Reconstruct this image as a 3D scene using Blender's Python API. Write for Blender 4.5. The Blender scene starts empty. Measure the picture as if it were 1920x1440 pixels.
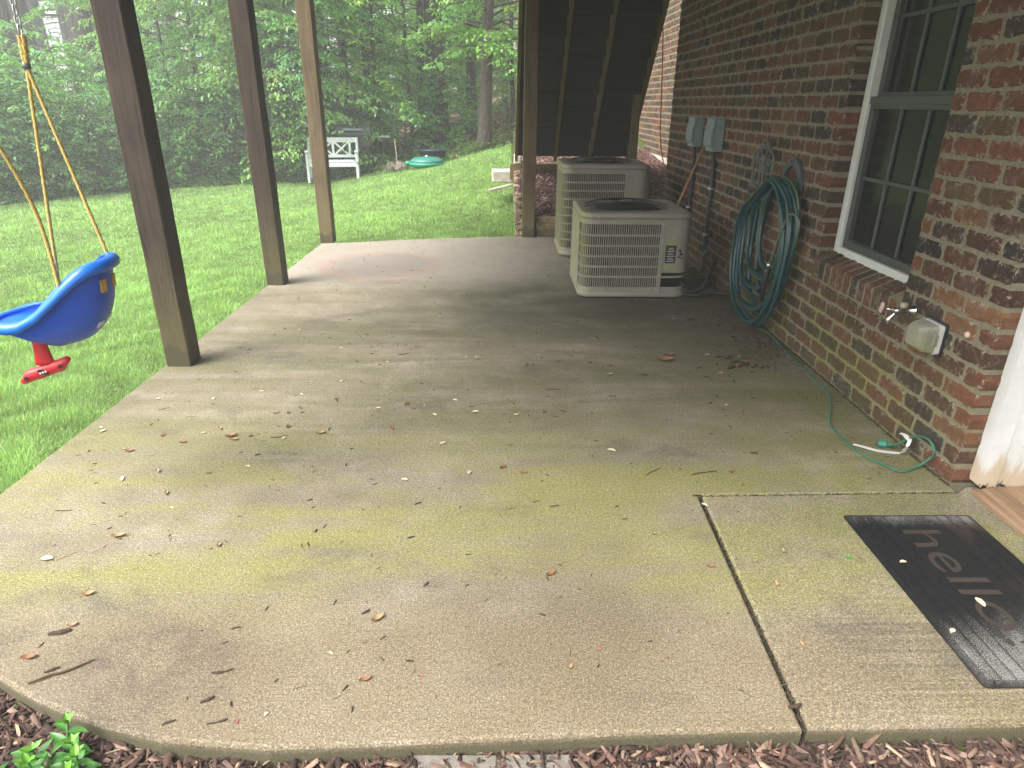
import bpy, math, random
import numpy as np
from mathutils import Matrix, Vector

scene = bpy.context.scene
COL = scene.collection
rng = np.random.default_rng(7)
random.seed(7)

# ------------------------------------------------------------------ camera
F_PX, CAM_H = 1240.0, 1.4
_yc = np.array([-18 / F_PX, 528 / F_PX, 1.0]); _yc /= np.linalg.norm(_yc)
_up = np.array([25 / F_PX, 2900 / F_PX, -1.0]); _up -= _yc * (_up @ _yc); _up /= np.linalg.norm(_up)
_xc = np.cross(_up, _yc); _xc *= np.sign(_xc[0]) / np.linalg.norm(_xc)
CM = np.array([_xc, _yc, _up])            # camera (right, up, forward) -> world
cam_d = bpy.data.cameras.new('camera')
cam = bpy.data.objects.new('camera', cam_d); COL.objects.link(cam)
R_, U_, F_ = CM[:, 0], CM[:, 1], CM[:, 2]
cam.matrix_world = Matrix(((R_[0], U_[0], -F_[0], 0), (R_[1], U_[1], -F_[1], 0), (R_[2], U_[2], -F_[2], CAM_H), (0, 0, 0, 1)))
cam_d.sensor_width = 36.0; cam_d.sensor_fit = 'HORIZONTAL'
cam_d.lens = 36.0 * F_PX / 1920.0
cam_d.clip_start = 0.05; cam_d.clip_end = 600
scene.camera = cam


def ray(u, v): return CM @ np.array([(u - 960) / F_PX, (720 - v) / F_PX, 1.0])
def G(u, v, z=0.0):                        # point of the photo on a level at height z
    r = ray(u, v); return np.array([0, 0, CAM_H]) + r * ((z - CAM_H) / r[2])
def W(u, v, X=1.8):                        # point of the photo on the house wall plane
    r = ray(u, v); return np.array([0, 0, CAM_H]) + r * (X / r[0])
def D(u, v, Y):                            # point of the photo at depth Y
    r = ray(u, v); return np.array([0, 0, CAM_H]) + r * (Y / r[1])
def PROJ(p):
    q = (np.asarray(p, float) - np.array([0, 0, CAM_H])) @ CM
    return np.stack([960 + F_PX * q[..., 0] / q[..., 2], 720 - F_PX * q[..., 1] / q[..., 2], q[..., 2]], -1)

# ------------------------------------------------------------------ sky, sun, exposure
SUN_EL, SUN_AZ = math.radians(52), math.radians(236)   # azimuth clockwise from +Y
world = bpy.data.worlds.new('World'); scene.world = world; world.use_nodes = True
wn = world.node_tree
bgn = wn.nodes['Background']
sky = wn.nodes.new('ShaderNodeTexSky'); sky.sky_type = 'NISHITA'; sky.sun_disc = False
sky.sun_elevation = SUN_EL; sky.sun_rotation = SUN_AZ
sky.air_density = 1.0; sky.dust_density = 4.0; sky.ozone_density = 1.0
hsv = wn.nodes.new('ShaderNodeHueSaturation'); hsv.inputs['Saturation'].default_value = 0.22
wn.links.new(sky.outputs[0], hsv.inputs['Color']); wn.links.new(hsv.outputs[0], bgn.inputs['Color'])
bgn.inputs['Strength'].default_value = 0.085
sun_d = bpy.data.lights.new('sun', 'SUN'); sun_d.energy = 1.5; sun_d.angle = math.radians(40); sun_d.color = (1.0, 0.96, 0.9)
sun = bpy.data.objects.new('sun', sun_d); COL.objects.link(sun)
_sd = Vector((math.sin(SUN_AZ) * math.cos(SUN_EL), math.cos(SUN_AZ) * math.cos(SUN_EL), math.sin(SUN_EL)))
sun.rotation_euler = (-_sd).to_track_quat('-Z', 'Y').to_euler()
sun.location = (-8, -8, 12)
vs = scene.view_settings
vs.view_transform = 'Standard'; vs.look = 'None'; vs.exposure = 2.55; vs.gamma = 1.0; vs.use_curve_mapping = False
scene.cycles.use_denoising = True
scene.cycles.max_bounces = 8; scene.cycles.diffuse_bounces = 4; scene.cycles.glossy_bounces = 3
scene.cycles.transmission_bounces = 4; scene.cycles.volume_bounces = 1; scene.cycles.transparent_max_bounces = 6
scene.cycles.caustics_reflective = False; scene.cycles.caustics_refractive = False

# ------------------------------------------------------------------ mesh helpers
ORG = {}


class MB:
    def __init__(s): s.v = []; s.f = []; s.c = []; s.n = 0
    def add(s, V, Fc, col=None):
        V = np.asarray(V, float).reshape(-1, 3)
        s.v.append(V)
        for q in Fc: s.f.append(tuple(int(i) + s.n for i in q))
        if col is None: col = (1, 1, 1, 0)
        c = np.asarray(col, float)
        s.c.append(np.broadcast_to(c, (len(V), 4)) if c.ndim == 1 else c)
        s.n += len(V); return s
    def box(s, c, size, ch=0.0, rot=None, col=None):
        hx, hy, hz = [d / 2 for d in size]
        if ch <= 0:
            V = [(x, y, z) for x in (-hx, hx) for y in (-hy, hy) for z in (-hz, hz)]
            Fc = [(0, 1, 3, 2), (4, 6, 7, 5), (0, 4, 5, 1), (2, 3, 7, 6), (0, 2, 6, 4), (1, 5, 7, 3)]
        else:
            V = []; idx = {}
            for sx in (-1, 1):
                for sy in (-1, 1):
                    for sz in (-1, 1):
                        for a in range(3):
                            p = [sx * hx, sy * hy, sz * hz]; sg = (sx, sy, sz)
                            for b in range(3):
                                if b != a: p[b] -= sg[b] * ch
                            idx[(sx, sy, sz, a)] = len(V); V.append(p)
            Fc = []
            for a in range(3):
                b, c2 = [k for k in range(3) if k != a]
                for sa in (-1, 1):
                    q = []
                    for (sb, sc) in ((-1, -1), (1, -1), (1, 1), (-1, 1)):
                        sg = [0, 0, 0]; sg[a] = sa; sg[b] = sb; sg[c2] = sc
                        q.append(idx[(*sg, a)])
                    Fc.append(q)
            for a in range(3):                       # edges along axis a
                b, c2 = [k for k in range(3) if k != a]
                for sb in (-1, 1):
                    for sc in (-1, 1):
                        l, h = [0, 0, 0], [0, 0, 0]
                        l[a], h[a] = -1, 1; l[b] = h[b] = sb; l[c2] = h[c2] = sc
                        Fc.append((idx[(*l, b)], idx[(*h, b)], idx[(*h, c2)], idx[(*l, c2)]))
            for sx in (-1, 1):
                for sy in (-1, 1):
                    for sz in (-1, 1): Fc.append([idx[(sx, sy, sz, a)] for a in range(3)])
        V = np.array(V, float)
        if rot is not None: V = V @ np.array(rot).T
        return s.add(V + np.asarray(c, float), Fc, col)
    def tube(s, pts, r, n=8, closed=False, caps=True, col=None):
        P = np.asarray(pts, float); m = len(P)
        r = np.broadcast_to(np.asarray(r, float), (m,))
        if closed: T = np.roll(P, -1, 0) - np.roll(P, 1, 0)
        else: T = np.gradient(P, axis=0)
        T /= np.maximum(np.linalg.norm(T, axis=1, keepdims=True), 1e-9)
        a = np.array([0, 0, 1.0]) if abs(T[0][2]) < 0.9 else np.array([1.0, 0, 0])
        N = np.cross(T[0], a); N /= np.linalg.norm(N)
        V = []; ang = np.linspace(0, 2 * np.pi, n, endpoint=False)
        for i in range(m):
            N = N - T[i] * (N @ T[i]); N /= max(np.linalg.norm(N), 1e-9)
            B = np.cross(T[i], N)
            V.append(P[i] + r[i] * (np.cos(ang)[:, None] * N + np.sin(ang)[:, None] * B))
        Fc = []
        for i in range(m if closed else m - 1):
            j = (i + 1) % m
            for k in range(n): Fc.append((i * n + k, i * n + (k + 1) % n, j * n + (k + 1) % n, j * n + k))
        if caps and not closed: Fc += [tuple(range(n))[::-1], tuple(range((m - 1) * n, m * n))]
        return s.add(np.concatenate(V), Fc, col)
    def loft(s, rings, closed_ring=True, cap0=True, cap1=True, col=None):
        m, n = len(rings), len(rings[0]); Fc = []
        for i in range(m - 1):
            for k in range(n if closed_ring else n - 1):
                Fc.append((i * n + k, i * n + (k + 1) % n, (i + 1) * n + (k + 1) % n, (i + 1) * n + k))
        if cap0: Fc.append(tuple(range(n))[::-1])
        if cap1: Fc.append(tuple(range((m - 1) * n, m * n)))
        c = None
        if col is not None:
            c = np.asarray(col, float)
            if c.ndim == 2: c = np.repeat(c, n, 0)
        return s.add(np.concatenate([np.asarray(r, float) for r in rings]), Fc, c)
    def lathe(s, prof, n=24, c=(0, 0, 0), axis='z', col=None):
        a = np.linspace(0, 2 * np.pi, n, endpoint=False); rings = []
        for (r, h) in prof:
            x, y, z = r * np.cos(a), r * np.sin(a), np.full(n, h)
            q = {'z': (x, y, z), 'x': (z, x, y), 'y': (y, z, x)}[axis]
            rings.append(np.stack(q, 1) + np.asarray(c))
        return s.loft(rings, col=col)
    def build(s, name, mat, parent=None, smooth=False, local=False, **tags):
        V = np.concatenate(s.v)
        if parent is not None and not local: V = V - ORG.get(parent.name, np.zeros(3))
        me = bpy.data.meshes.new(name)
        me.from_pydata(V.tolist(), [], s.f)
        ca = me.color_attributes.new('Col', 'FLOAT_COLOR', 'POINT')
        ca.data.foreach_set('color', np.concatenate(s.c).astype(np.float32).ravel())
        if smooth: me.polygons.foreach_set('use_smooth', np.ones(len(me.polygons), bool))
        me.materials.append(mat); me.validate(); me.update()
        return link(name, me, parent, **tags)


def link(name, me, parent=None, **tags):
    o = bpy.data.objects.new(name, me); COL.objects.link(o)
    if parent is not None:
        o.parent = parent; ORG[o.name] = ORG.get(parent.name, np.zeros(3))
    for k, v in tags.items():
        if v is not None: o[{'cat': 'category'}.get(k, k)] = v
    return o


def tri_mesh(name, V, T, C, mat, parent=None, offset=None, **tags):     # big triangle soups, fast
    me = bpy.data.meshes.new(name)
    if parent is not None and offset is None: V = V - ORG.get(parent.name, np.zeros(3))
    n, t = len(V), len(T)
    me.vertices.add(n); me.loops.add(t * 3); me.polygons.add(t)
    me.vertices.foreach_set('co', V.astype(np.float32).ravel())
    me.loops.foreach_set('vertex_index', T.astype(np.int32).ravel())
    me.polygons.foreach_set('loop_start', np.arange(0, t * 3, 3, dtype=np.int32))
    me.polygons.foreach_set('loop_total', np.full(t, 3, np.int32))
    ca = me.color_attributes.new('Col', 'FLOAT_COLOR', 'POINT')
    ca.data.foreach_set('color', C.astype(np.float32).ravel())
    me.materials.append(mat); me.update(calc_edges=True); me.validate()
    return link(name, me, parent, **tags)


def thing(name, label, cat, loc=(0, 0, 0), rz=0.0, group=None):
    o = bpy.data.objects.new(name, None); COL.objects.link(o)
    o.location = loc; o.rotation_euler = (0, 0, rz); o.empty_display_size = 0.1
    o['label'] = label; o['category'] = cat
    if group: o['group'] = group
    ORG[o.name] = np.array(loc, float)
    return o


def spline(pts, n=8, closed=False):
    P = np.asarray(pts, float); m = len(P); out = []
    for i in range(m if closed else m - 1):
        if closed: a, b, c, d = P[(i - 1) % m], P[i], P[(i + 1) % m], P[(i + 2) % m]
        else: a, b, c, d = P[max(i - 1, 0)], P[i], P[i + 1], P[min(i + 2, m - 1)]
        for t in np.linspace(0, 1, n, endpoint=False):
            out.append(0.5 * ((2 * b) + (c - a) * t + (2 * a - 5 * b + 4 * c - d) * t * t + (3 * b - a - 3 * c + d) * t ** 3))
    if not closed: out.append(P[-1])
    return np.array(out)


def ss(a, b, x):
    t = np.clip((np.asarray(x, float) - a) / (b - a), 0, 1); return t * t * (3 - 2 * t)


def rotz(a): c, s = math.cos(a), math.sin(a); return np.array([[c, -s, 0], [s, c, 0], [0, 0, 1]])
def rotx(a): c, s = math.cos(a), math.sin(a); return np.array([[1, 0, 0], [0, c, -s], [0, s, c]])
def roty(a): c, s = math.cos(a), math.sin(a); return np.array([[c, 0, s], [0, 1, 0], [-s, 0, c]])

# ------------------------------------------------------------------ materials
class NT:
    def __init__(s, name):
        s.m = bpy.data.materials.new(name); s.m.use_nodes = True
        s.t = s.m.node_tree; s.b = s.t.nodes['Principled BSDF']; s.o = s.t.nodes['Material Output']
        s.pos = s.t.nodes.new('ShaderNodeNewGeometry').outputs['Position']
    def n(s, typ, **k):
        x = s.t.nodes.new(typ)
        for a, b in k.items(): setattr(x, a, b)
        return x
    def set(s, sock, v):
        if isinstance(v, bpy.types.NodeSocket): s.t.links.new(v, sock)
        else: sock.default_value = v
    def scale(s, v, sc):
        m = s.n('ShaderNodeMapping'); s.set(m.inputs[0], v); m.inputs['Scale'].default_value = sc; return m.outputs[0]
    def noise(s, v, sc, det=4, rough=0.55, dist=0.0):
        x = s.n('ShaderNodeTexNoise'); s.set(x.inputs['Vector'], v)
        x.inputs['Scale'].default_value = sc; x.inputs['Detail'].default_value = det
        x.inputs['Roughness'].default_value = rough; x.inputs['Distortion'].default_value = dist
        return x.outputs['Fac']
    def voro(s, v, sc, out='Distance', feat='F1'):
        x = s.n('ShaderNodeTexVoronoi', feature=feat); s.set(x.inputs['Vector'], v); x.inputs['Scale'].default_value = sc
        return x.outputs[out]
    def ramp(s, fac, *st):
        x = s.n('ShaderNodeValToRGB'); s.set(x.inputs[0], fac); e = x.color_ramp.elements
        while len(e) < len(st): e.new(0.5)
        for i, (p, c) in enumerate(st):
            e[i].position = p; e[i].color = (c, c, c, 1) if not isinstance(c, tuple) else (*c, 1)
        return x.outputs[0]
    def mix(s, fac, a, b, mode='MIX'):
        x = s.n('ShaderNodeMix', data_type='RGBA', blend_type=mode)
        s.set(x.inputs[0], fac)
        for k, v in ((6, a), (7, b)):
            s.set(x.inputs[k], (*v, 1) if isinstance(v, tuple) and len(v) == 3 else v)
        return x.outputs[2]
    def math(s, op, a, b=0.0, c=0.0):
        x = s.n('ShaderNodeMath', operation=op); s.set(x.inputs[0], a); s.set(x.inputs[1], b); s.set(x.inputs[2], c); return x.outputs[0]
    def mapr(s, v, a, b, c=0.0, d=1.0):
        x = s.n('ShaderNodeMapRange', interpolation_type='SMOOTHSTEP'); s.set(x.inputs[0], v)
        for i, q in enumerate((a, b, c, d)): x.inputs[i + 1].default_value = q
        return x.outputs[0]
    def xyz(s, v=None):
        x = s.n('ShaderNodeSeparateXYZ'); s.set(x.inputs[0], s.pos if v is None else v); return x.outputs
    def attr(s): x = s.n('ShaderNodeAttribute', attribute_name='Col'); return x.outputs['Color'], x.outputs['Alpha']
    def bump(s, h, st=0.3, d=0.01):
        x = s.n('ShaderNodeBump'); s.set(x.inputs['Height'], h); x.inputs['Strength'].default_value = st; x.inputs['Distance'].default_value = d
        s.t.links.new(x.outputs[0], s.b.inputs['Normal'])
    def out(s, col, rough=0.7, spec=0.3, metal=0.0):
        s.set(s.b.inputs['Base Color'], (*col, 1) if isinstance(col, tuple) else col)
        s.set(s.b.inputs['Roughness'], rough); s.b.inputs['Specular IOR Level'].default_value = spec; s.b.inputs['Metallic'].default_value = metal
        return s.m


def plain(name, col, rough=0.6, spec=0.4, var=0.25, sc=14.0, metal=0.0, bump=0.0):
    t = NT(name); c = t.n('ShaderNodeTexCoord').outputs['Object']
    n1 = t.noise(c, sc, 5, 0.6); n2 = t.noise(c, sc * 9, 3, 0.6)
    k = t.math('ADD', t.math('MULTIPLY', n1, 0.7), t.math('MULTIPLY', n2, 0.3))
    lo = tuple(x * (1 - var) for x in col); hi = tuple(min(1, x * (1 + var)) for x in col)
    if bump: t.bump(n2, bump, 0.004)
    return t.out(t.ramp(k, (0.3, lo), (0.7, hi)), rough, spec, metal)


def mat_concrete():
    t = NT('concrete'); p = t.pos; X, Y, Z = t.xyz()
    big = t.noise(p, 0.9, 5, 0.6, 0.4); med = t.noise(p, 5.0, 5, 0.62)
    band = t.noise(t.scale(p, (0.75, 1.7, 1)), 1.4, 6, 0.6, 0.8)
    base = t.ramp(med, (0.25, (0.20, 0.168, 0.118)), (0.5, (0.255, 0.22, 0.160)), (0.78, (0.34, 0.305, 0.24)))
    # washed bands running across the slab
    base = t.mix(t.ramp(band, (0.36, 0.0), (0.66, 0.5)), base, (0.15, 0.13, 0.085))
    b2 = t.noise(t.scale(p, (0.5, 2.9, 1)), 1.3, 7, 0.66, 1.2)
    base = t.mix(t.math('MULTIPLY', t.ramp(b2, (0.46, 0.0), (0.70, 0.4)), t.mapr(Y, 1.6, 2.4)), base, (0.31, 0.285, 0.225))
    # algae film: yellow-green tongues near the door and the open end, ragged where feet and water scrubbed it
    rag = t.math('MULTIPLY', t.math('SUBTRACT', t.noise(p, 11, 6, 0.72), 0.5), 0.5)
    def film(nz, lo, hi): return t.mapr(t.math('ADD', nz, t.math('MULTIPLY', rag, 0.55)), lo, hi)
    yb = t.math('MULTIPLY', t.mapr(Y, 1.3, 1.8), t.mapr(Y, 3.3, 2.2))
    yb2 = t.math('MULTIPLY', t.mapr(Y, 2.2, 3.0), t.mapr(Y, 5.8, 4.0))  # mid-slab film: algae, plus shade under the deck put into the colour
    n1 = t.noise(t.scale(p, (0.4, 1.7, 1)), 2.1, 6, 0.62, 0.7)
    base = t.mix(t.math('MULTIPLY', t.math('MULTIPLY', yb, film(n1, 0.34, 0.66)), t.ramp(t.noise(p, 55, 4, 0.75), (0.35, 0.48), (0.62, 0.86))), base, (0.255, 0.248, 0.066))
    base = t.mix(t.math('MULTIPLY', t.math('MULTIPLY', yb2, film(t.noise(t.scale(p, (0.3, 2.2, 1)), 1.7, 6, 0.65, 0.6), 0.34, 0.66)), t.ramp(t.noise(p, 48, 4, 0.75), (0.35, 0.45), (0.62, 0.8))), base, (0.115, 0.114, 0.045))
    wl = t.math('MULTIPLY', t.mapr(X, 0.7, 1.6), film(t.noise(p, 2.3, 5, 0.65, 0.5), 0.40, 0.56))
    base = t.mix(t.math('MULTIPLY', wl, 0.55), base, (0.135, 0.14, 0.035))
    # bare earthy foreground
    base = t.mix(t.math('MULTIPLY', t.mapr(Y, 1.75, 1.35), t.ramp(big, (0.3, 0.35), (0.65, 0.85))), base, (0.20, 0.158, 0.098))
    # dark damp mould
    mould = t.ramp(t.noise(t.scale(p, (0.8, 1.4, 1)), 1.6, 7, 0.68, 0.3), (0.55, 0.0), (0.66, 0.6))
    base = t.mix(mould, base, (0.11, 0.098, 0.075))
    damp_shade = t.math('MULTIPLY', t.math('MULTIPLY', t.mapr(Y, 3.6, 4.6), t.mapr(Y, 6.6, 5.3)), t.math('MULTIPLY', t.mapr(X, -1.3, 0.5), t.ramp(band, (0.3, 0.4), (0.6, 0.9))))  # damp patch by the condensers, with deck shade darkened into its colour
    base = t.mix(damp_shade, base, (0.055, 0.058, 0.038))
    # earthy corner stain
    def spot(cx, cy, r0, r1, sy=1.0):
        d = t.math('SQRT', t.math('ADD', t.math('POWER', t.math('SUBTRACT', X, cx), 2.0), t.math('POWER', t.math('MULTIPLY', t.math('SUBTRACT', Y, cy), sy), 2.0)))
        d = t.math('ADD', d, t.math('MULTIPLY', t.math('SUBTRACT', t.noise(p, 4.0, 5, 0.6), 0.5), 0.35))
        return t.mapr(d, r1, r0)
    base = t.mix(t.math('MULTIPLY', spot(-0.95, 1.36, 0.05, 0.42, 1.3), t.ramp(t.noise(p, 9, 6, 0.75, 0.6), (0.36, 0.15), (0.62, 0.85))), base, (0.11, 0.087, 0.066))
    base = t.mix(t.math('MULTIPLY', spot(0.25, 1.52, 0.02, 0.5), 0.55), base, (0.14, 0.115, 0.072))
    # round stain left by a pool, pinkish rim
    d = t.math('SQRT', t.math('ADD', t.math('POWER', t.math('ADD', X, 1.14), 2.0), t.math('POWER', t.math('SUBTRACT', Y, 6.12), 2.0)))
    d = t.math('ADD', d, t.math('MULTIPLY', t.math('SUBTRACT', t.noise(p, 3.0, 4, 0.6), 0.5), 0.16))
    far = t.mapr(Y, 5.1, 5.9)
    base = t.mix(t.math('MULTIPLY', t.math('MULTIPLY', far, t.mapr(X, 1.2, -0.4)), 0.65), base, (0.37, 0.33, 0.28))  # far-left slab paled; the brighter skylight there is put into the colour
    ring = t.math('MULTIPLY', t.mapr(d, 0.40, 0.47), t.mapr(d, 0.62, 0.50))
    base = t.mix(t.math('MULTIPLY', ring, 0.45), base, (0.31, 0.19, 0.145))
    base = t.mix(t.math('MULTIPLY', t.mapr(d, 0.5, 0.40), 0.5), base, (0.2, 0.17, 0.155))
    # exposed aggregate
    g = t.noise(p, 210, 2, 0.7); g2 = t.noise(p, 85, 3, 0.7)
    base = t.mix(0.85, base, t.ramp(g, (0.28, 0.22), (0.45, 0.62), (0.55, 0.82), (0.70, 1.8)), 'MULTIPLY')
    base = t.mix(0.6, base, t.ramp(g2, (0.34, 0.65), (0.5, 1.0), (0.68, 1.35)), 'MULTIPLY')
    # broom lines on the door pad
    br = t.noise(t.scale(p, (1.2, 120, 1)), 1.0, 3, 0.6)
    pad = t.math('MULTIPLY', t.mapr(X, 0.85, 1.1), t.mapr(Y, 1.75, 1.45))
    base = t.mix(t.math('MULTIPLY', pad, 0.6), base, t.mix(1.0, base, t.ramp(br, (0.35, 0.62), (0.65, 1.3)), 'MULTIPLY'))
    # mossy vertical edges
    base = t.mix(t.mapr(Z, -0.006, -0.03, 0, 0.85), base, (0.075, 0.072, 0.04))
    t.bump(t.math('ADD', g, t.math('MULTIPLY', g2, 0.7)), 0.45, 0.004)
    return t.out(base, 0.82, 0.25)


def mat_brick():
    t = NT('brick'); p = t.pos; c, a = t.attr(); X, Y, Z = t.xyz()
    n = t.noise(p, 26, 6, 0.65); n2 = t.noise(p, 160, 3, 0.7); n3 = t.noise(p, 9, 4, 0.6)
    col = t.mix(0.8, c, t.ramp(n, (0.28, 0.55), (0.5, 1.0), (0.72, 1.45)), 'MULTIPLY')
    col = t.mix(t.ramp(n3, (0.55, 0.0), (0.68, 0.7)), col, t.mix(0.7, c, (0.10, 0.065, 0.06)))
    col = t.mix(0.5, col, t.ramp(n2, (0.3, 0.6), (0.7, 1.4)), 'MULTIPLY')
    # mortar smears along the arrises
    sm = t.math('MULTIPLY', a, t.ramp(t.noise(p, 38, 5, 0.7, 0.6), (0.53, 0.0), (0.60, 1.0)))
    col = t.mix(sm, col, (0.29, 0.25, 0.19))
    sp = t.ramp(t.noise(p, 95, 3, 0.7), (0.72, 0.0), (0.78, 0.8)); col = t.mix(sp, col, (0.3, 0.25, 0.2))
    # algae towards the damp foot of the wall
    g = t.math('MULTIPLY', t.mapr(Z, 0.78, 0.12), t.ramp(t.noise(p, 3.2, 5, 0.65, 0.4), (0.36, 0.0), (0.62, 1.0)))
    g = t.math('MULTIPLY', g, t.mapr(Y, 2.2, 2.75, 0.15, 1.0))
    col = t.mix(t.math('MULTIPLY', g, 0.6), col, (0.085, 0.078, 0.022))
    gr = t.ramp(t.noise(p, 1.6, 5, 0.65, 0.5), (0.42, 0.0), (0.7, 0.5)); col = t.mix(t.math('MULTIPLY', gr, t.mapr(Y, 2.6, 3.6)), col, (0.06, 0.045, 0.024))
    t.bump(t.math('ADD', n, t.math('MULTIPLY', n2, 0.5)), 0.55, 0.006)
    return t.out(col, 0.85, 0.25)


def mat_mortar():
    t = NT('mortar'); p = t.pos; X, Y, Z = t.xyz()
    n = t.noise(p, 45, 5, 0.7); n3 = t.noise(p, 4, 4, 0.6)
    col = t.ramp(n, (0.3, (0.135, 0.118, 0.078)), (0.7, (0.245, 0.218, 0.155)))
    col = t.mix(t.ramp(n3, (0.5, 0.0), (0.7, 0.45)), col, (0.2, 0.175, 0.125))
    g = t.math('MULTIPLY', t.mapr(Z, 0.75, 0.12), t.ramp(t.noise(p, 3.2, 5, 0.65, 0.4), (0.34, 0.0), (0.6, 1.0)))
    g = t.math('MULTIPLY', g, t.mapr(Y, 2.2, 2.75, 0.15, 1.0))
    col = t.mix(t.math('MULTIPLY', g, 0.7), col, (0.20, 0.20, 0.05))
    t.bump(n, 0.9, 0.01)
    return t.out(col, 0.9, 0.2)


def mat_wood(name, a, b, axis='z', crack=0.6, wet=False, gloss=0.72):
    t = NT(name); p = t.n('ShaderNodeTexCoord').outputs['Object'] if False else t.pos
    sc = {'z': (30, 30, 1.3), 'y': (30, 1.3, 30), 'x': (1.3, 30, 30)}[axis]
    n = t.noise(t.scale(p, sc), 1.6, 6, 0.65, 1.2); m = t.noise(p, 2.2, 4, 0.6)
    col = t.ramp(n, (0.3, a), (0.7, b))
    col = t.mix(t.ramp(m, (0.4, 0.0), (0.7, 0.45)), col, tuple(0.6 * x for x in a))
    sc2 = tuple(q * 1.7 for q in sc)
    cr = t.ramp(t.noise(t.scale(p, sc2), 1.0, 3, 0.6, 0.3), (0.30, 1.0), (0.36, 0.0))
    col = t.mix(t.math('MULTIPLY', cr, crack), col, tuple(0.25 * x for x in a))
    if wet:
        X, Y, Z = t.xyz()
        e = t.math('ADD', Z, t.math('MULTIPLY', t.math('SUBTRACT', t.noise(t.scale(p, (14, 14, 3)), 1.0, 3, 0.5), 0.5), 0.16))
        gz = t.math('ADD', Z, t.math('MULTIPLY', t.math('SUBTRACT', t.noise(p, 5, 4, 0.6), 0.5), 0.5))
        col = t.mix(t.mapr(gz, 0.75, 0.15, 0, 0.32), col, (0.16, 0.145, 0.05))
        col = t.mix(t.mapr(e, 0.105, 0.085, 0, 0.8), col, (0.05, 0.042, 0.022))
    t.bump(t.math('SUBTRACT', n, t.math('MULTIPLY', cr, 0.8)), 0.5, 0.006)
    return t.out(col, gloss, 0.3)


def mat_leaf(name, tr=0.42, gain=1.0, spec=0.12):
    t = NT(name); c, a = t.attr()
    c = t.mix(0.35, c, t.ramp(t.noise(t.pos, 3.0, 3, 0.6), (0.3, 0.7), (0.7, 1.3)), 'MULTIPLY')
    d = t.n('ShaderNodeBsdfDiffuse'); tl = t.n('ShaderNodeBsdfTranslucent'); gl = t.n('ShaderNodeBsdfGlossy')
    t.set(d.inputs[0], c); t.set(tl.inputs[0], t.mix(1.0, c, (1.25, 1.3, 0.6), 'MULTIPLY'))
    gl.inputs['Roughness'].default_value = 0.4; gl.inputs[0].default_value = (0.9, 0.95, 1, 1)
    m = t.n('ShaderNodeMixShader'); m.inputs[0].default_value = tr
    t.t.links.new(d.outputs[0], m.inputs[1]); t.t.links.new(tl.outputs[0], m.inputs[2])
    fr = t.n('ShaderNodeFresnel'); fr.inputs[0].default_value = 1.4
    m2 = t.n('ShaderNodeMixShader'); t.set(m2.inputs[0], t.math('MULTIPLY', fr.outputs[0], spec * 4))
    t.t.links.new(m.outputs[0], m2.inputs[1]); t.t.links.new(gl.outputs[0], m2.inputs[2])
    t.t.links.new(m2.outputs[0], t.o.inputs[0]); t.t.nodes.remove(t.b)
    return t.m


def mat_vcol(name, rough=0.85, spec=0.2, var=0.5, sc=60, bump=0.3):
    t = NT(name); c, a = t.attr(); n = t.noise(t.pos, sc, 4, 0.65)
    c = t.mix(var, c, t.ramp(n, (0.3, 0.5), (0.7, 1.5)), 'MULTIPLY'); t.bump(n, bump, 0.004)
    return t.out(c, rough, spec)


def mat_ground():
    t = NT('earth'); p = t.pos; c, a = t.attr()
    n = t.noise(p, 14, 5, 0.7); v = t.voro(p, 16, 'Color')
    sv = t.n('ShaderNodeSeparateColor'); t.set(sv.inputs[0], v)
    soil = t.ramp(n, (0.3, (0.035, 0.045, 0.012)), (0.7, (0.07, 0.10, 0.02)))
    leaf = t.ramp(sv.outputs[0], (0.0, (0.05, 0.033, 0.022)), (0.45, (0.10, 0.06, 0.04)), (0.75, (0.17, 0.105, 0.07)), (1.0, (0.23, 0.165, 0.12)))
    leaf = t.mix(0.6, leaf, t.ramp(t.noise(p, 1.2, 4, 0.6), (0.3, 0.6), (0.7, 1.3)), 'MULTIPLY')
    k = t.math('ADD', a, t.math('MULTIPLY', t.math('SUBTRACT', t.noise(p, 1.7, 5, 0.65), 0.5), 0.9))
    col = t.mix(t.mapr(k, 0.4, 0.6), soil, leaf)
    t.bump(t.math('ADD', n, sv.outputs[1]), 0.8, 0.03)
    return t.out(col, 0.95, 0.1)


def mat_bark(name, a, b):
    t = NT(name); p = t.n('ShaderNodeTexCoord').outputs['Object']
    n = t.noise(t.scale(p, (9, 9, 1.6)), 3.2, 6, 0.7, 0.5); v = t.voro(t.scale(p, (9, 9, 2.0)), 3.5)
    col = t.ramp(n, (0.3, a), (0.68, b))
    col = t.mix(t.ramp(v, (0.0, 0.6), (0.25, 0.0)), col, tuple(0.4 * x for x in a))
    col = t.mix(t.ramp(t.noise(p, 2.0, 4, 0.6), (0.55, 0.0), (0.7, 0.45)), col, (0.085, 0.1, 0.06))
    t.bump(t.math('ADD', n, v), 1.0, 0.03)
    return t.out(col, 0.9, 0.15)


def mat_stripe_hose(name, base, stripe):
    t = NT(name); c, a = t.attr()
    n = t.noise(t.pos, 18, 4, 0.6)
    col = t.mix(a, base, stripe)
    col = t.mix(t.ramp(n, (0.5, 0.0), (0.75, 0.35)), col, tuple(0.4 * x for x in base))
    return t.out(col, 0.32, 0.5)


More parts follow.
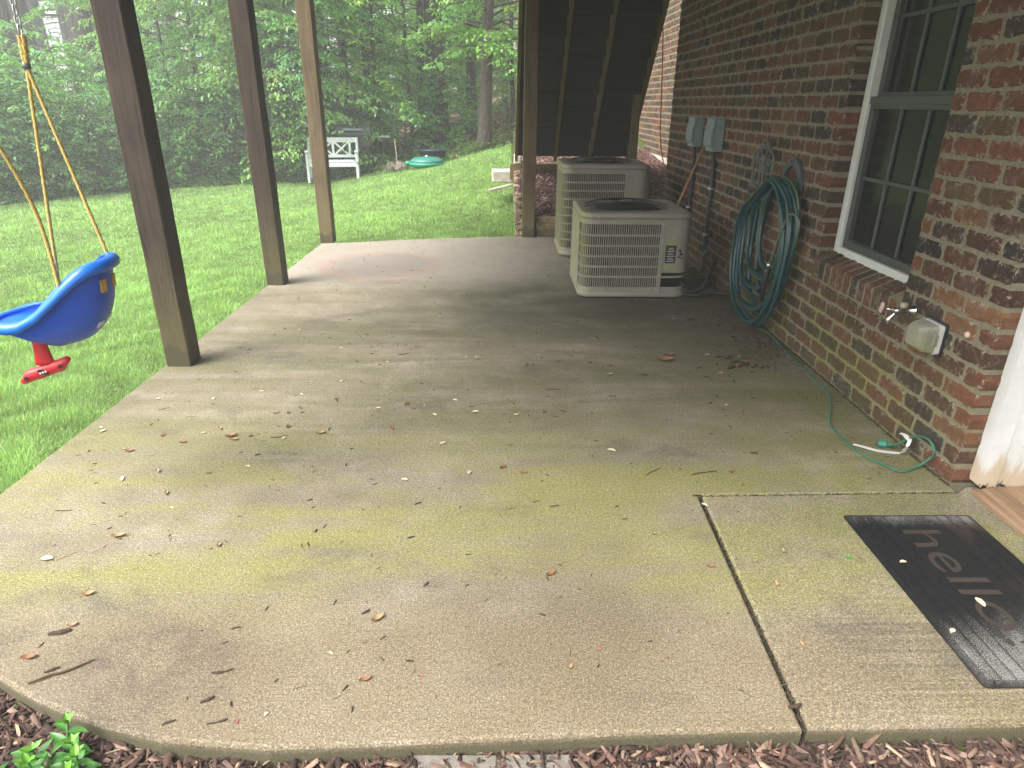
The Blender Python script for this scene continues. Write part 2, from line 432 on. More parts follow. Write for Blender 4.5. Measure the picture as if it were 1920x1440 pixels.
def mat_mat():
    t = NT('mat_rubber'); p = t.pos; c, a = t.attr(); X, Y, Z = t.xyz()
    n = t.noise(p, 330, 2, 0.8); big = t.noise(t.scale(p, (1.6, 0.8, 1)), 3.4, 5, 0.62, 0.3)
    ends = t.math('MAXIMUM', t.mapr(Y, 1.72, 1.30, 0.0, 0.30), t.mapr(Y, 1.9, 2.03, 0.0, 0.26))
    k = t.math('ADD', t.math('ADD', t.math('MULTIPLY', big, 0.5), ends), t.math('MULTIPLY', t.math('SUBTRACT', n, 0.5), 0.75))
    k = t.math('MULTIPLY', t.mapr(k, 0.44, 0.60), a)
    base = t.ramp(t.noise(p, 60, 4, 0.6), (0.3, (0.004, 0.0045, 0.005)), (0.7, (0.011, 0.0115, 0.012)))
    col = t.mix(t.math('MULTIPLY', k, 0.75), base, (0.27, 0.265, 0.245))
    red = t.math('MULTIPLY', t.ramp(t.noise(p, 7, 4, 0.6), (0.5, 0.0), (0.7, 0.5)), t.mapr(X, 1.55, 1.76))
    col = t.mix(red, col, (0.13, 0.07, 0.055))
    t.bump(n, 0.4, 0.003)
    return t.out(col, 0.85, 0.12)


def mat_oldpaint():
    t = NT('peeling_white_paint'); p = t.pos; X, Y, Z = t.xyz()
    n = t.noise(t.scale(p, (12, 12, 3)), 1.5, 6, 0.7, 0.5)
    col = t.ramp(t.noise(p, 6, 5, 0.6), (0.3, (0.50, 0.50, 0.48)), (0.7, (0.62, 0.62, 0.61)))
    rot = t.math('ADD', t.mapr(Z, 0.34, 0.0, 0, 0.55), t.math('MULTIPLY', t.math('SUBTRACT', n, 0.5), 0.9))
    col = t.mix(t.mapr(rot, 0.30, 0.46, 0, 0.75), col, (0.42, 0.31, 0.18))
    col = t.mix(t.mapr(rot, 0.62, 0.72, 0, 0.8), col, (0.06, 0.045, 0.03))
    cr = t.ramp(t.noise(t.scale(p, (40, 40, 2.5)), 1.2, 4, 0.6), (0.27, 1.0), (0.31, 0.0))
    col = t.mix(t.math('MULTIPLY', cr, 0.7), col, (0.3, 0.27, 0.22))
    t.bump(t.math('SUBTRACT', n, cr), 0.4, 0.006)
    return t.out(col, 0.6, 0.35)


M = dict(
    concrete=mat_concrete(), brick=mat_brick(), mortar=mat_mortar(), earth=mat_ground(),
    post=mat_wood('brown_post_wood', (0.013, 0.0085, 0.006), (0.066, 0.043, 0.028), 'z', 0.75, True),
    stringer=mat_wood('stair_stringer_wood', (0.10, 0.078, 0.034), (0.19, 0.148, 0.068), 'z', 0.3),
    palepost=mat_wood('pale_post_wood', (0.075, 0.052, 0.028), (0.17, 0.122, 0.066), 'z', 0.6, True),
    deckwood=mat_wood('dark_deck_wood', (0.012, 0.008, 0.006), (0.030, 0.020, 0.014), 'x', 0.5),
    deckboard=mat_wood('deck_board_wood', (0.06, 0.042, 0.03), (0.12, 0.085, 0.06), 'y', 0.5),
    sillwood=mat_wood('door_sill_wood', (0.17, 0.10, 0.055), (0.31, 0.21, 0.13), 'y', 0.6),
    handle=mat_wood('broom_handle_wood', (0.19, 0.105, 0.05), (0.34, 0.2, 0.10), 'z', 0.2),
    leaf=mat_leaf('leaf', 0.55), grassm=mat_leaf('grass_blade', 0.35, spec=0.1),
    bark=mat_bark('bark', (0.045, 0.037, 0.03), (0.13, 0.11, 0.092)),
    darkbark=mat_bark('dark_bark', (0.03, 0.026, 0.022), (0.085, 0.075, 0.066)),
    mulch=mat_vcol('mulch_chip', 0.85, 0.25, 0.6, 90), litter=mat_vcol('dry_litter', 0.8, 0.25, 0.45, 120),
    stone=mat_vcol('wall_stone', 0.9, 0.2, 0.7, 22, 1.0),
    paint=mat_oldpaint(), rubber=mat_mat(),
    trim=plain('white_vinyl', (0.56, 0.57, 0.53), 0.45, 0.4, 0.08),
    sash=plain('grey_green_sash', (0.055, 0.062, 0.055), 0.5, 0.4, 0.15),
    muntin=plain('muntin_grey', (0.06, 0.072, 0.063), 0.5, 0.4, 0.1),
    acpaint=None, acdark=plain('condenser_coil', (0.012, 0.011, 0.010), 0.7, 0.3, 0.4, 60),
    black=plain('black_metal', (0.012, 0.013, 0.015), 0.4, 0.5, 0.2), fan=plain('fan_metal', (0.12, 0.12, 0.125), 0.4, 0.5, 0.2),
    conduit=plain('dark_conduit', (0.035, 0.037, 0.038), 0.5, 0.4, 0.25),
    boxgrey=plain('grey_green_enclosure', (0.20, 0.25, 0.235), 0.5, 0.4, 0.15),
    iron=plain('weathered_iron', (0.10, 0.11, 0.10), 0.6, 0.4, 0.35, 30), hook=plain('hook_grey', (0.06, 0.075, 0.078), 0.5, 0.4, 0.2),
    hose=mat_stripe_hose('teal_hose', (0.003, 0.040, 0.043), (0.014, 0.066, 0.056)),
    hose2=mat_stripe_hose('olive_hose', (0.035, 0.06, 0.032), (0.11, 0.11, 0.05)),
    cord=plain('green_cord', (0.03, 0.12, 0.075), 0.5, 0.4, 0.2, 30), plug=plain('teal_plug', (0.02, 0.16, 0.11), 0.4, 0.4, 0.1),
    orange=plain('orange_brown_cord', (0.28, 0.085, 0.045), 0.6, 0.3, 0.2),
    paper=plain('paper_tag', (0.6, 0.6, 0.57), 0.7, 0.2, 0.2, 40), chrome=plain('chrome', (0.55, 0.55, 0.55), 0.22, 0.5, 0.2, metal=1.0),
    knob=plain('faded_pink_knob', (0.50, 0.37, 0.32), 0.6, 0.3, 0.35, 80), clear=None,
    blue=plain('blue_plastic', (0.004, 0.07, 0.52), 0.38, 0.5, 0.06), bluelit=plain('blue_plastic_lit', (0.004, 0.13, 0.62), 0.36, 0.5, 0.06),  # second blue is lighter for the sky the rim faces, painted in
    red=plain('red_plastic', (0.52, 0.012, 0.022), 0.4, 0.45, 0.08), rope=None, strap=plain('yellow_strap', (0.5, 0.3, 0.05), 0.7, 0.2, 0.15),
    steel=plain('zinc_steel', (0.5, 0.5, 0.5), 0.35, 0.5, 0.15, metal=1.0),
    bench=plain('white_bench_paint', (0.74, 0.77, 0.80), 0.55, 0.3, 0.1), grill=plain('grill_black', (0.02, 0.024, 0.03), 0.35, 0.5, 0.2),
    grillgrey=plain('grill_grey', (0.22, 0.25, 0.28), 0.5, 0.4, 0.2),
    green=plain('green_plastic', (0.02, 0.27, 0.165), 0.45, 0.4, 0.12), greenlid=plain('dark_green_lid', (0.03, 0.16, 0.14), 0.45, 0.4, 0.15),
    pale=plain('pale_limestone', (0.42, 0.39, 0.33), 0.85, 0.2, 0.3, 12, bump=0.5),
    cream=plain('cream_petal', (0.45, 0.41, 0.29), 0.7, 0.25, 0.2, 60), tan=plain('tan_leaf', (0.36, 0.23, 0.13), 0.7, 0.25, 0.3, 60),
    brownleaf=plain('brown_leaf', (0.22, 0.105, 0.055), 0.7, 0.25, 0.35, 60), darkchip=plain('dark_bark_chip', (0.05, 0.035, 0.024), 0.8, 0.2, 0.4, 60),
    twig=plain('twig_brown', (0.075, 0.05, 0.03), 0.8, 0.2, 0.3, 40), needle=plain('dry_needle', (0.32, 0.22, 0.10), 0.8, 0.2, 0.3, 40),
    pinkleaf=plain('reddish_leaf', (0.24, 0.09, 0.07), 0.7, 0.2, 0.3, 60), greenleaf=plain('fresh_green_leaf', (0.06, 0.25, 0.03), 0.5, 0.3, 0.2, 60),
    paver=plain('grey_paver', (0.16, 0.145, 0.125), 0.9, 0.2, 0.3, 30, bump=0.6), white=plain('white_cap', (0.6, 0.62, 0.5), 0.6, 0.3, 0.1),
    letter=plain('mat_letter', (0.034, 0.026, 0.022), 0.8, 0.2, 0.35, 90),
)


def mat_ac():
    t = NT('beige_enamel'); p = t.pos; X, Y, Z = t.xyz()
    n = t.noise(p, 5, 5, 0.6)
    col = t.ramp(n, (0.3, (0.225, 0.207, 0.168)), (0.7, (0.29, 0.268, 0.222)))
    st = t.noise(t.scale(p, (9, 9, 1.2)), 1.4, 5, 0.65)
    col = t.mix(t.ramp(st, (0.5, 0.0), (0.72, 0.3)), col, (0.2, 0.17, 0.12))
    g = t.math('MULTIPLY', t.mapr(X, 0.74, 0.60), t.ramp(t.noise(t.scale(p, (3, 3, 1.4)), 1.6, 5, 0.65), (0.42, 0.0), (0.6, 0.6)))
    col = t.mix(g, col, (0.26, 0.27, 0.06))
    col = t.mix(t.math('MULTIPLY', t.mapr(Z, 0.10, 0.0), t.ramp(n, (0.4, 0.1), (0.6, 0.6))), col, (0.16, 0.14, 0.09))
    return t.out(col, 0.5, 0.35)


def mat_rope():
    t = NT('yellow_rope'); c, a = t.attr()
    n = t.noise(t.pos, 120, 3, 0.6)
    col = t.mix(a, (0.54, 0.40, 0.13), (0.24, 0.155, 0.035))
    col = t.mix(0.4, col, t.ramp(n, (0.3, 0.6), (0.7, 1.35)), 'MULTIPLY')
    return t.out(col, 0.75, 0.2)


def mat_clear():
    t = NT('clouded_plastic'); p = t.pos
    X, Y, Z = t.xyz()
    n = t.noise(p, 14, 5, 0.6)
    col = t.ramp(n, (0.3, (0.20, 0.20, 0.14)), (0.7, (0.36, 0.35, 0.29)))
    col = t.mix(t.mapr(Z, 0.55, 0.46, 0, 0.6), col, (0.17, 0.17, 0.05))
    t.b.inputs['Transmission Weight'].default_value = 0.25
    return t.out(col, 0.4, 0.4)


M['acpaint'] = mat_ac(); M['rope'] = mat_rope(); M['clear'] = mat_clear()
def mat_glass():
    t = NT('window_glass'); t.bump(t.noise(t.pos, 2.5, 2, 0.5), 0.03, 0.02)
    return t.out(t.ramp(t.noise(t.pos, 260, 2, 0.5), (0.35, (0.004, 0.006, 0.005)), (0.65, (0.014, 0.017, 0.014))), 0.16, 0.35)
M['glass'] = mat_glass()

# ------------------------------------------------------------------ terrain
EDGE_X = np.array([-40, -9.5, -7.9, -7.2, -6.4, -5.0, -4.1, -2.6, -1.5, -0.4, 0.4, 3, 40.])
EDGE_Y = np.array([4., 9.4, 10.8, 11.9, 13.0, 13.7, 14.2, 14.6, 14.2, 14.5, 14.4, 14.0, 14.])
def edge_y(x): return np.interp(x, EDGE_X, EDGE_Y)
def T(x, y):
    x = np.asarray(x, float); y = np.asarray(y, float)
    z = -0.065 - 0.10 * ss(1.9, 3.8, -x)
    z = z + ss(7.3, 13.8, y) * np.clip((x + 4.2) / 4.2, 0, 1.5) ** 2 * 0.60
    z = z + np.clip(y - 14.0, 0, 45) * 0.062 * ss(-9, 0.5, x) + np.clip(y - 14, 0, 60) * 0.006
    z = z + np.clip(-x - 10, 0, 40) * 0.01
    return z


gx = np.unique(np.concatenate([np.linspace(-95, -14, 24), np.arange(-14, 4, 0.3), np.linspace(4, 95, 26)]))
gy = np.unique(np.concatenate([np.linspace(-95, -2, 20), np.arange(-2, 22, 0.3), np.linspace(22, 95, 40)]))
XX, YY = np.meshgrid(gx, gy, indexing='ij')
ZZ = T(XX, YY)
ZZ = np.where((YY < 1.05) & (XX > -2.2), -0.085, ZZ)
gv = np.stack([XX, YY, ZZ], -1).reshape(-1, 3)
nx, ny = len(gx), len(gy)
ii = (np.arange(nx - 1)[:, None] * ny + np.arange(ny - 1)[None]).ravel()
gt = np.concatenate([np.stack([ii, ii + ny, ii + ny + 1], 1), np.stack([ii, ii + ny + 1, ii + 1], 1)])
wood_mask = ss(-0.5, 0.6, gv[:, 1] - edge_y(gv[:, 0]))
gc = np.ones((len(gv), 4)); gc[:, 3] = wood_mask
g_o = tri_mesh('ground', gv, gt, gc, M['earth'], kind='structure')

# ------------------------------------------------------------------ patio slabs
def offset_poly(P, d):
    P = np.asarray(P, float); n = len(P); out = []
    for i in range(n):
        a = P[i] - P[i - 1]; b = P[(i + 1) % n] - P[i]
        na = np.array([-a[1], a[0]]) / max(np.linalg.norm(a), 1e-9); nb = np.array([-b[1], b[0]]) / max(np.linalg.norm(b), 1e-9)
        m = na + nb; m /= max(np.linalg.norm(m), 1e-9)
        out.append(P[i] + m * d / max(m @ na, 0.4))
    return np.array(out)


def slab(name, P, zt, zb, ch, mat, **tags):               # P counter-clockwise
    mb = MB(); P = np.asarray(P, float)
    rings = []
    for d, z in ((0, zb), (0, zt - ch), (ch * 0.35, zt - ch * 0.3), (ch, zt)):
        q = offset_poly(P, d) if d else P
        rings.append(np.column_stack([q, np.full(len(q), z)]))
    mb.loft(rings, cap0=False)
    o = mb.build(name, mat, **tags)
    return o


fr = [G(u, v)[:2] for u, v in ((300, 1387), (500, 1402), (700, 1395), (900, 1386), (1200, 1373))]
arc = spline([(-1.93, 2.12), (-1.86, 1.80), (-1.66, 1.53), (-1.32, 1.315), (-1.04, 1.19), (-0.81, 1.126)], 6)
main = list(arc[:-1]) + [tuple(q) for q in fr] + [(0.736, 1.146), (0.764, 2.19), (1.797, 2.215), (1.797, 7.62), (0.30, 7.615), (-0.84, 7.40), (-1.93, 7.10)]
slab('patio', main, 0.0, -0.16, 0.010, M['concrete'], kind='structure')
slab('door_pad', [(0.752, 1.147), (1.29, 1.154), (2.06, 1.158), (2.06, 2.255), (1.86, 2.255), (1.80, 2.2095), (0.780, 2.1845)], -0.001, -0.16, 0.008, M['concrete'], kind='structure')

# ------------------------------------------------------------------ the brick house
house = thing('brick_house', 'red brown brick house wall with window and door along the patio', 'house', (1.8, 5.0, 0.0))
XW, CH, BL, JT = 1.80, 0.0812, 0.2117, 0.0148
PAL = [((0.215, 0.070, 0.040), 4), ((0.175, 0.060, 0.035), 4), ((0.125, 0.050, 0.032), 3), ((0.075, 0.042, 0.033), 2.6), ((0.048, 0.034, 0.031), 1.9), ((0.25, 0.100, 0.050), 2.0), ((0.145, 0.078, 0.042), 2.2)]
_pc = np.array([p[0] for p in PAL]); _pw = np.array([p[1] for p in PAL]); _pw /= _pw.sum()
def brick_col(): return _pc[rng.choice(len(_pc), p=_pw)] * rng.uniform(0.42, 0.68) * np.array([0.92, 1.08, 1.02])


def brick_geo(mb, y0, y1, z0, z1, X, dep, nl, nh, jit=0.0022, shade=None):
    # a fired brick laid in the wall, its face towards -X, with uneven arrises
    col = brick_col() if shade is None else shade
    cy, cz, hy, hz = (y0 + y1) / 2, (z0 + z1) / 2, (y1 - y0) / 2, (z1 - z0) / 2
    a = np.concatenate([np.stack([np.linspace(-hy, hy, nl + 1)[:-1], np.full(nl, -hz)], 1), np.stack([np.full(nh, hy), np.linspace(-hz, hz, nh + 1)[:-1]], 1),
                        np.stack([np.linspace(hy, -hy, nl + 1)[:-1], np.full(nl, hz)], 1), np.stack([np.full(nh, -hy), np.linspace(hz, -hz, nh + 1)[:-1]], 1)])
    a = a + rng.normal(0, jit, a.shape)
    for k in (0, nl, nl + nh, 2 * nl + nh): a[k] *= np.array([1 - 0.0035 / hy, 1 - 0.0035 / hz])
    fx = X - 0.0006 + rng.normal(0, 0.0006)
    rings, cols = [], []
    for (ins, x, al, jx) in ((0.0, X + dep, 0.2, 0), (0.0, fx + 0.014, 0.15, 0), (0.0, fx + 0.0045, 0.9, 0.0008), (0.0035, fx + 0.0008, 0.9, 0.0008), (0.016, fx, 0.25, 0.0006)):
        q = a * np.array([1 - ins / hy, 1 - ins / hz])
        rings.append(np.column_stack([x + rng.normal(0, jx, len(q)) if jx else np.full(len(q), x), q[:, 0] + cy, q[:, 1] + cz]))
        cols.append((*col, al))
    n = len(a)
    V = np.concatenate(rings + [np.array([[fx, cy, cz]])]); C = np.concatenate([np.repeat([c], n, 0) for c in cols] + [np.array([[*col, 0]])])
    Fc = []
    for i in range(4):
        for k in range(n): Fc.append((i * n + k, (i + 1) * n + k, (i + 1) * n + (k + 1) % n, i * n + (k + 1) % n))
    for k in range(n): Fc.append((4 * n + k, 5 * n, 4 * n + (k + 1) % n))
    Fc.append(tuple(range(n)))
    mb.add(V, Fc, C)


WY0, WY1, WZ0, WZ1 = 2.862, 3.737, 0.605, 2.15       # window opening
DY0, DY1 = 1.24, 2.262                                # door opening
WALL_Y1, WALL_Y0, WALL_Z = 7.60, -0.9, 2.92
wall = MB()
def core(y0, y1, z0, z1): wall.box((XW + 0.0034 + 0.06, (y0 + y1) / 2, (z0 + z1) / 2), (0.12, y1 - y0, z1 - z0))
core(WY1 + 0.005, WALL_Y1 - 0.006, -0.1, WALL_Z); core(DY1 + 0.006, WY0 - 0.005, -0.1, WALL_Z); core(WY0 - 0.005, WY1 + 0.005, -0.1, 0.50); core(WY0, WY1, WZ1, WALL_Z)
core(WALL_Y0, DY0 - 0.006, -0.1, WALL_Z); core(DY0 - 0.006, DY1 + 0.006, 2.15, WALL_Z)
wall.box((1.80 + 0.25, 2.4, 4.1), (0.44, 10.4, 2.3))       # upper storey above the deck
wall.box((XW + 0.29, WALL_Y1 - 0.06, 1.4), (0.33, 0.10, 3.0))   # return at the far corner
wall.box((2.25, DY1 + 0.05, 1.1), (0.62, 0.07, 2.3))
wall_o = wall.build('wall', M['mortar'], house)

cand = []
for i in range(int(WALL_Z / CH)):
    z0, z1 = i * CH + 0.004, i * CH + CH - JT + 0.004
    off = (i % 2) * BL / 2 + rng.normal(0, 0.004)
    ys = [DY1]
    y = DY1 + (BL if i % 2 == 0 else BL / 2) + rng.normal(0, 0.004)
    while y < WALL_Y1 - 0.05: ys.append(y); y += BL + rng.normal(0, 0.0025)
    ys.append(WALL_Y1 + JT)
    if z0 + CH > 0.50 and z0 < 2.13: ys = [q for q in ys if min(abs(q - 2.862), abs(q - 3.737)) > 0.055]
    segs = list(zip(ys[:-1], ys[1:]))
    ys2 = [WALL_Y0]; y = WALL_Y0 + BL * (0.5 + 0.5 * (i % 2))
    while y < DY0 - 0.05: ys2.append(y); y += BL
    ys2.append(DY0 + JT); segs += list(zip(ys2[:-1], ys2[1:]))
    if z0 > 2.15: segs += [(DY0 + k * BL, DY0 + (k + 1) * BL) for k in range(4)] + [(DY0 + 4 * BL, DY1)]
    for (a, b) in segs:
        b -= JT
        if z1 > 0.50 and z0 < WZ1 - 0.02 and b > WY0 and a < WY1 and a > 2:
            for (a2, b2) in ((a, min(b, WY0)), (max(a, WY1), b)):
                if b2 - a2 > 0.03: cand.append((a2, b2, z0, z1))
            if z0 < 0.5 < z1 - 0.0 and False: pass
        else: cand.append((a, b, z0, z1))
# bricks that show largest in the photo get an object each
sc_ = []
for (a, b, z0, z1) in cand:
    q = PROJ(np.array([[XW, a, z0], [XW, b, z0], [XW, b, z1], [XW, a, z1]]))
    vis = (q[:, 2] > 0.1).all() and q[:, 0].min() < 1920 and q[:, 0].max() > 1200 and q[:, 1].min() < 1440 and q[:, 1].max() > 0 and a > 2.2
    ar = 0.5 * abs(sum(q[k, 0] * q[(k + 1) % 4, 1] - q[(k + 1) % 4, 0] * q[k, 1] for k in range(4)))
    sc_.append(ar if vis else 0)
order = np.argsort(sc_)[::-1]
single = set(order[:288].tolist())
rest = MB()
for k, (a, b, z0, z1) in enumerate(cand):
    if k in single:
        mb = MB(); brick_geo(mb, a, b, z0, z1, XW, 0.1, max(2, int((b - a) / 0.03)), 3)
        mb.build('brick', M['brick'], wall_o)
    else: brick_geo(rest, a, b, z0, z1, XW, 0.1, 4, 2, 0.0016)
rest.build('brickwork', M['brick'], wall_o, kind='stuff')

# the wing of the house beyond the corner
XG = 2.25
wing = MB(); wing.box((XG + 0.1034, 11.0, 1.9), (0.2, 6.9, 4.4))
wing_o = wing.build('wing_wall', M['mortar'], house)
wb = MB()
for i in range(int((3.9 - 0.72) / CH)):
    z0 = 0.72 + i * CH; y = 7.7 + (i % 2) * BL / 2
    while y < 14.2:
        brick_geo(wb, y, y + BL - 0.011, z0, z0 + CH - 0.011, XG, 0.05, 1, 1, 0.0012); y += BL
wb.build('brickwork', M['brick'], wing_o, kind='stuff')
fd = MB(); fd.box((XG + 0.05, 11.0, 0.3), (0.12, 6.8, 0.82)); fd.build('foundation', M['pale'], house)

# rowlock sill
sill = MB(); sill.loft([[(XW - 0.014, y, 0.499), (XW - 0.014, y, 0.592), (1.888, y, 0.637), (1.888, y, 0.499)] for y in (WY0 + 0.001, WY1 - 0.001)]); sill_o = sill.build('window_sill', M['mortar'], house)
nr = 12; pr = (WY1 - WY0) / nr
for k in range(nr):
    y0 = WY0 + k * pr + 0.007; y1 = WY0 + (k + 1) * pr - 0.009
    mb = MB(); c = brick_col() * 1.05; j = rng.normal(0, 0.003, 4); xf = XW - 0.018 + rng.normal(0, 0.002)
    V = []; C = []
    for y, al, e in ((y0, 0.7, 0.004), (y0 + 0.004, 0.35, 0.0), (y1 - 0.004, 0.35, 0.0), (y1, 0.7, 0.004)):
        V += [(xf + e, y, 0.498 + j[0] + e), (xf + e, y, 0.592 + j[1] - e), (xf + 0.004 + e, y, 0.598 + j[1] - e), (1.885, y, 0.640 + j[2] - e), (1.885, y, 0.50)]
        C += [(*c, al)] * 5
    Fc = []
    for r in range(3):
        for s in range(5): Fc.append((r * 5 + s, r * 5 + (s + 1) % 5, (r + 1) * 5 + (s + 1) % 5, (r + 1) * 5 + s))
    Fc += [(4, 3, 2, 1, 0), (15, 16, 17, 18, 19)]
    mb.add(V, Fc, C); mb.build('brick', M['brick'], sill_o)

# window
XF = 1.888
win = MB()
cyw = (WY0 + WY1) / 2
win.box((2.12, cyw, 1.40), (0.02, 0.96, 1.7)); win_o = win.build('window', M['black'], house)   # dark room behind the panes
tr = MB(); wz0, wz1 = 0.630, 2.10
tw = 0.05
tr.box((XF + 0.02, WY1 - 0.003 - tw / 2, (wz0 + wz1) / 2), (0.05, tw, wz1 - wz0), 0.004)
tr.box((XF + 0.02, WY0 + 0.003 + tw / 2, (wz0 + wz1) / 2), (0.05, tw, wz1 - wz0), 0.004)
tr.box((XF + 0.0185, cyw, wz0 + 0.022), (0.05, WY1 - WY0 - 0.11, 0.044), 0.004); tr.box((XF + 0.0185, cyw, wz1 - 0.022), (0.05, WY1 - WY0 - 0.11, 0.044), 0.004)
tr.build('window_frame', M['trim'], win_o)
iy0, iy1 = WY0 + 0.056, WY1 - 0.056
mid = 1.425
def sash(z0, z1, xo, hs, nm):
    s = MB(); w = 0.042
    s.box((xo, iy0 + w / 2, (z0 + z1) / 2), (0.03, w, z1 - z0), 0.003); s.box((xo, iy1 - w / 2, (z0 + z1) / 2), (0.03, w, z1 - z0), 0.003)
    s.box((xo - 0.002, (iy0 + iy1) / 2, z0 + w / 2), (0.03, iy1 - iy0 - 2 * w + 0.01, w), 0.003); s.box((xo - 0.002, (iy0 + iy1) / 2, z1 - w / 2), (0.03, iy1 - iy0 - 2 * w + 0.01, w), 0.003)
    s.build('sash', M['sash'], win_o)
    yy = np.linspace(iy0 + w, iy1 - w, 4); zz = [z0 + w] + hs + [z1 - w]
    for y in yy[1:-1]:
        m = MB(); m.box((xo + 0.006, y, (z0 + z1) / 2), (0.012, 0.019, z1 - z0 - 2 * w), 0.002); m.build('muntin', M['muntin'], win_o)
    for z in hs:
        m = MB(); m.box((xo + 0.0045, (iy0 + iy1) / 2, z), (0.012, iy1 - iy0 - 2 * w, 0.019), 0.002); m.build('muntin', M['muntin'], win_o)
    for a in range(3):
        for b in range(len(zz) - 1):
            g = MB(); g.box((xo + 0.016, (yy[a] + yy[a + 1]) / 2, (zz[b] + zz[b + 1]) / 2), (0.005, yy[a + 1] - yy[a], zz[b + 1] - zz[b])); g.build('pane', M['glass'], win_o)
sash(wz0 + 0.044, mid, XF + 0.028, [1.045], 'lower'); sash(mid - 0.005, wz1 - 0.044, XF + 0.052, [1.80], 'upper')
r = MB(); r.box((XF + 0.012, cyw, mid), (0.016, iy1 - iy0, 0.036), 0.003); r.build('meeting_rail', M['muntin'], win_o)

# door: casing, jamb, slab, worn timber threshold
dr = MB(); dr.box((2.12, (DY0 + DY1) / 2, 1.07), (0.045, DY1 - DY0 - 0.11, 2.05), 0.004)
dr_o = dr.build('door', plain('white_door', (0.52, 0.53, 0.54), 0.45, 0.4, 0.06), house)
def ragged(name, x0, x1, yf, dep, zb, amp):
    mb = MB(); n = 14; xs = np.linspace(x0, x1, n); low = zb + np.abs(rng.normal(0, amp, n)); low[rng.integers(0, n, 3)] += amp * 2.2
    rings = []
    for x, l in zip(xs, low): rings.append([(x, yf, l), (x, yf, 2.14), (x, yf + dep, 2.14), (x, yf + dep, l)])
    mb.loft(rings); mb.build(name, M['paint'], dr_o)
ragged('casing', 1.868, 1.945, DY1 - 0.050, 0.05, 0.016, 0.010)
ragged('casing', 1.945, 1.985, DY1 - 0.042, 0.05, 0.020, 0.012)
ragged('jamb', 1.985, 2.10, DY1 - 0.060, 0.07, 0.020, 0.008)
for nm, xx in (('casing', 1.91), ('jamb', 2.04)):
    m = MB(); m.box((xx, DY0 + 0.02, 1.08), (0.09 if nm == 'casing' else 0.12, 0.05, 2.1), 0.004); m.build(nm, M['paint'], dr_o)
m = MB(); m.box((1.98, (DY0 + DY1) / 2, 2.12), (0.24, DY1 - DY0, 0.06), 0.004); m.build('casing', M['paint'], dr_o)
th = MB()
prof = [(1.842, 0.0), (1.842, 0.012), (1.850, 0.018), (1.885, 0.0185), (1.887, 0.022), (1.96, 0.030), (2.11, 0.038), (2.11, 0.0)]
th.loft([[(x, y, z) for x, z in prof] for y in (DY0 + 0.045, DY1 - 0.062)]); th_o = th.build('threshold', M['sillwood'], dr_o)
for k in range(5):
    m = MB(); m.box((1.900 + k * 0.012, (DY0 + DY1) / 2, 0.0265 + k * 0.0014), (0.003, DY1 - DY0 - 0.12, 0.004)); m.build('ridge', M['sillwood'], dr_o)

# ------------------------------------------------------------------ the deck overhead and its posts
deck = thing('deck', 'raised wooden deck on square brown posts over the patio', 'deck', (-1.84, 3.6, 0.0))
PW = 0.14
def post(x, y, zt=2.52, w=PW):
    mb = MB(); n = 14; rings = []
    for z in np.linspace(-0.0, zt, n):
        h = w / 2 + rng.normal(0, 0.0006); c = 0.006; dx, dy = rng.normal(0, 0.0008, 2)
        rings.append([(x + dx + a, y + dy + b, z) for a, b in ((-h + c, -h), (h - c, -h), (h, -h + c), (h, h - c), (h - c, h), (-h + c, h), (-h, h - c), (-h, -h + c))])
    mb.loft(rings); return mb.build('post', M['palepost' if y > 7 else 'post'], deck)  # far posts paler; the third one's brighter light is put into its wood
post(-1.84, 3.60); post(-1.865, 5.42); post(-1.875, 7.20); post(0.295, 7.585); post(-1.84, 1.75 - 0.1) if False else None
DK0, DK1, DX0, DX1 = 0.85, 7.66, -2.05, 1.79
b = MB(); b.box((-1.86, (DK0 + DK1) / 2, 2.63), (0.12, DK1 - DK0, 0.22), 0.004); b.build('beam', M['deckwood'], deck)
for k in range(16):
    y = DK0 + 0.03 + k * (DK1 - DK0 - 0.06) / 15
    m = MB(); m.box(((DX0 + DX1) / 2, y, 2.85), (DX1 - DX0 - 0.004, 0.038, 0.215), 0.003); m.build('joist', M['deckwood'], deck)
for k in range(27):
    w = (DX1 - DX0) / 27
    m = MB(); m.box((DX0 + (k + 0.5) * w, (DK0 + DK1) / 2, 2.977), (w - 0.006, DK1 - DK0 + 0.04, 0.03), 0.003); m.build('board', M['deckboard'], deck)

# ------------------------------------------------------------------ stairs down to the slope
stair = thing('staircase', 'dark wooden staircase seen from below, running down behind the condensers', 'staircase', (0.9, 8.4, 0.6))
SL = 1.03
def uz(y): return 2.35 - SL * (y - 7.6)             # underside line of the stringers
y_top, y_bot = 7.05, 9.22
nrm = np.array([0, SL, 1]) / math.hypot(SL, 1)
def stringer(x, wd=0.038, dep=0.25, yt=y_top, mat='stringer'):
    mb = MB(); a = np.array([x, yt, uz(yt)]); bq = np.array([x, y_bot, uz(y_bot)]); o = nrm * dep
    hx = np.array([wd / 2, 0, 0])
    mb.loft([[a - hx, a + hx, a + hx + o, a - hx + o], [bq - hx, bq + hx, bq + hx + o, bq - hx + o]])
    mb.build('stringer', M[mat], stair)
for x in (0.185, 0.70, 1.155, 1.66): stringer(x)
ns = 12
for k in range(ns):
    y = y_bot - 0.02 - k * (y_bot - y_top) / ns; z = uz(y) + 0.17
    run = (y_bot - y_top) / ns; rise = run * SL
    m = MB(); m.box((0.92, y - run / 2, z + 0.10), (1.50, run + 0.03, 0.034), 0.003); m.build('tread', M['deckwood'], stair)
    m = MB(); m.box((0.92, y + 0.012, z + 0.10 - rise / 2 - 0.018), (1.46, 0.02, rise + 0.03), 0.002); m.build('riser', M['deckwood'], stair)
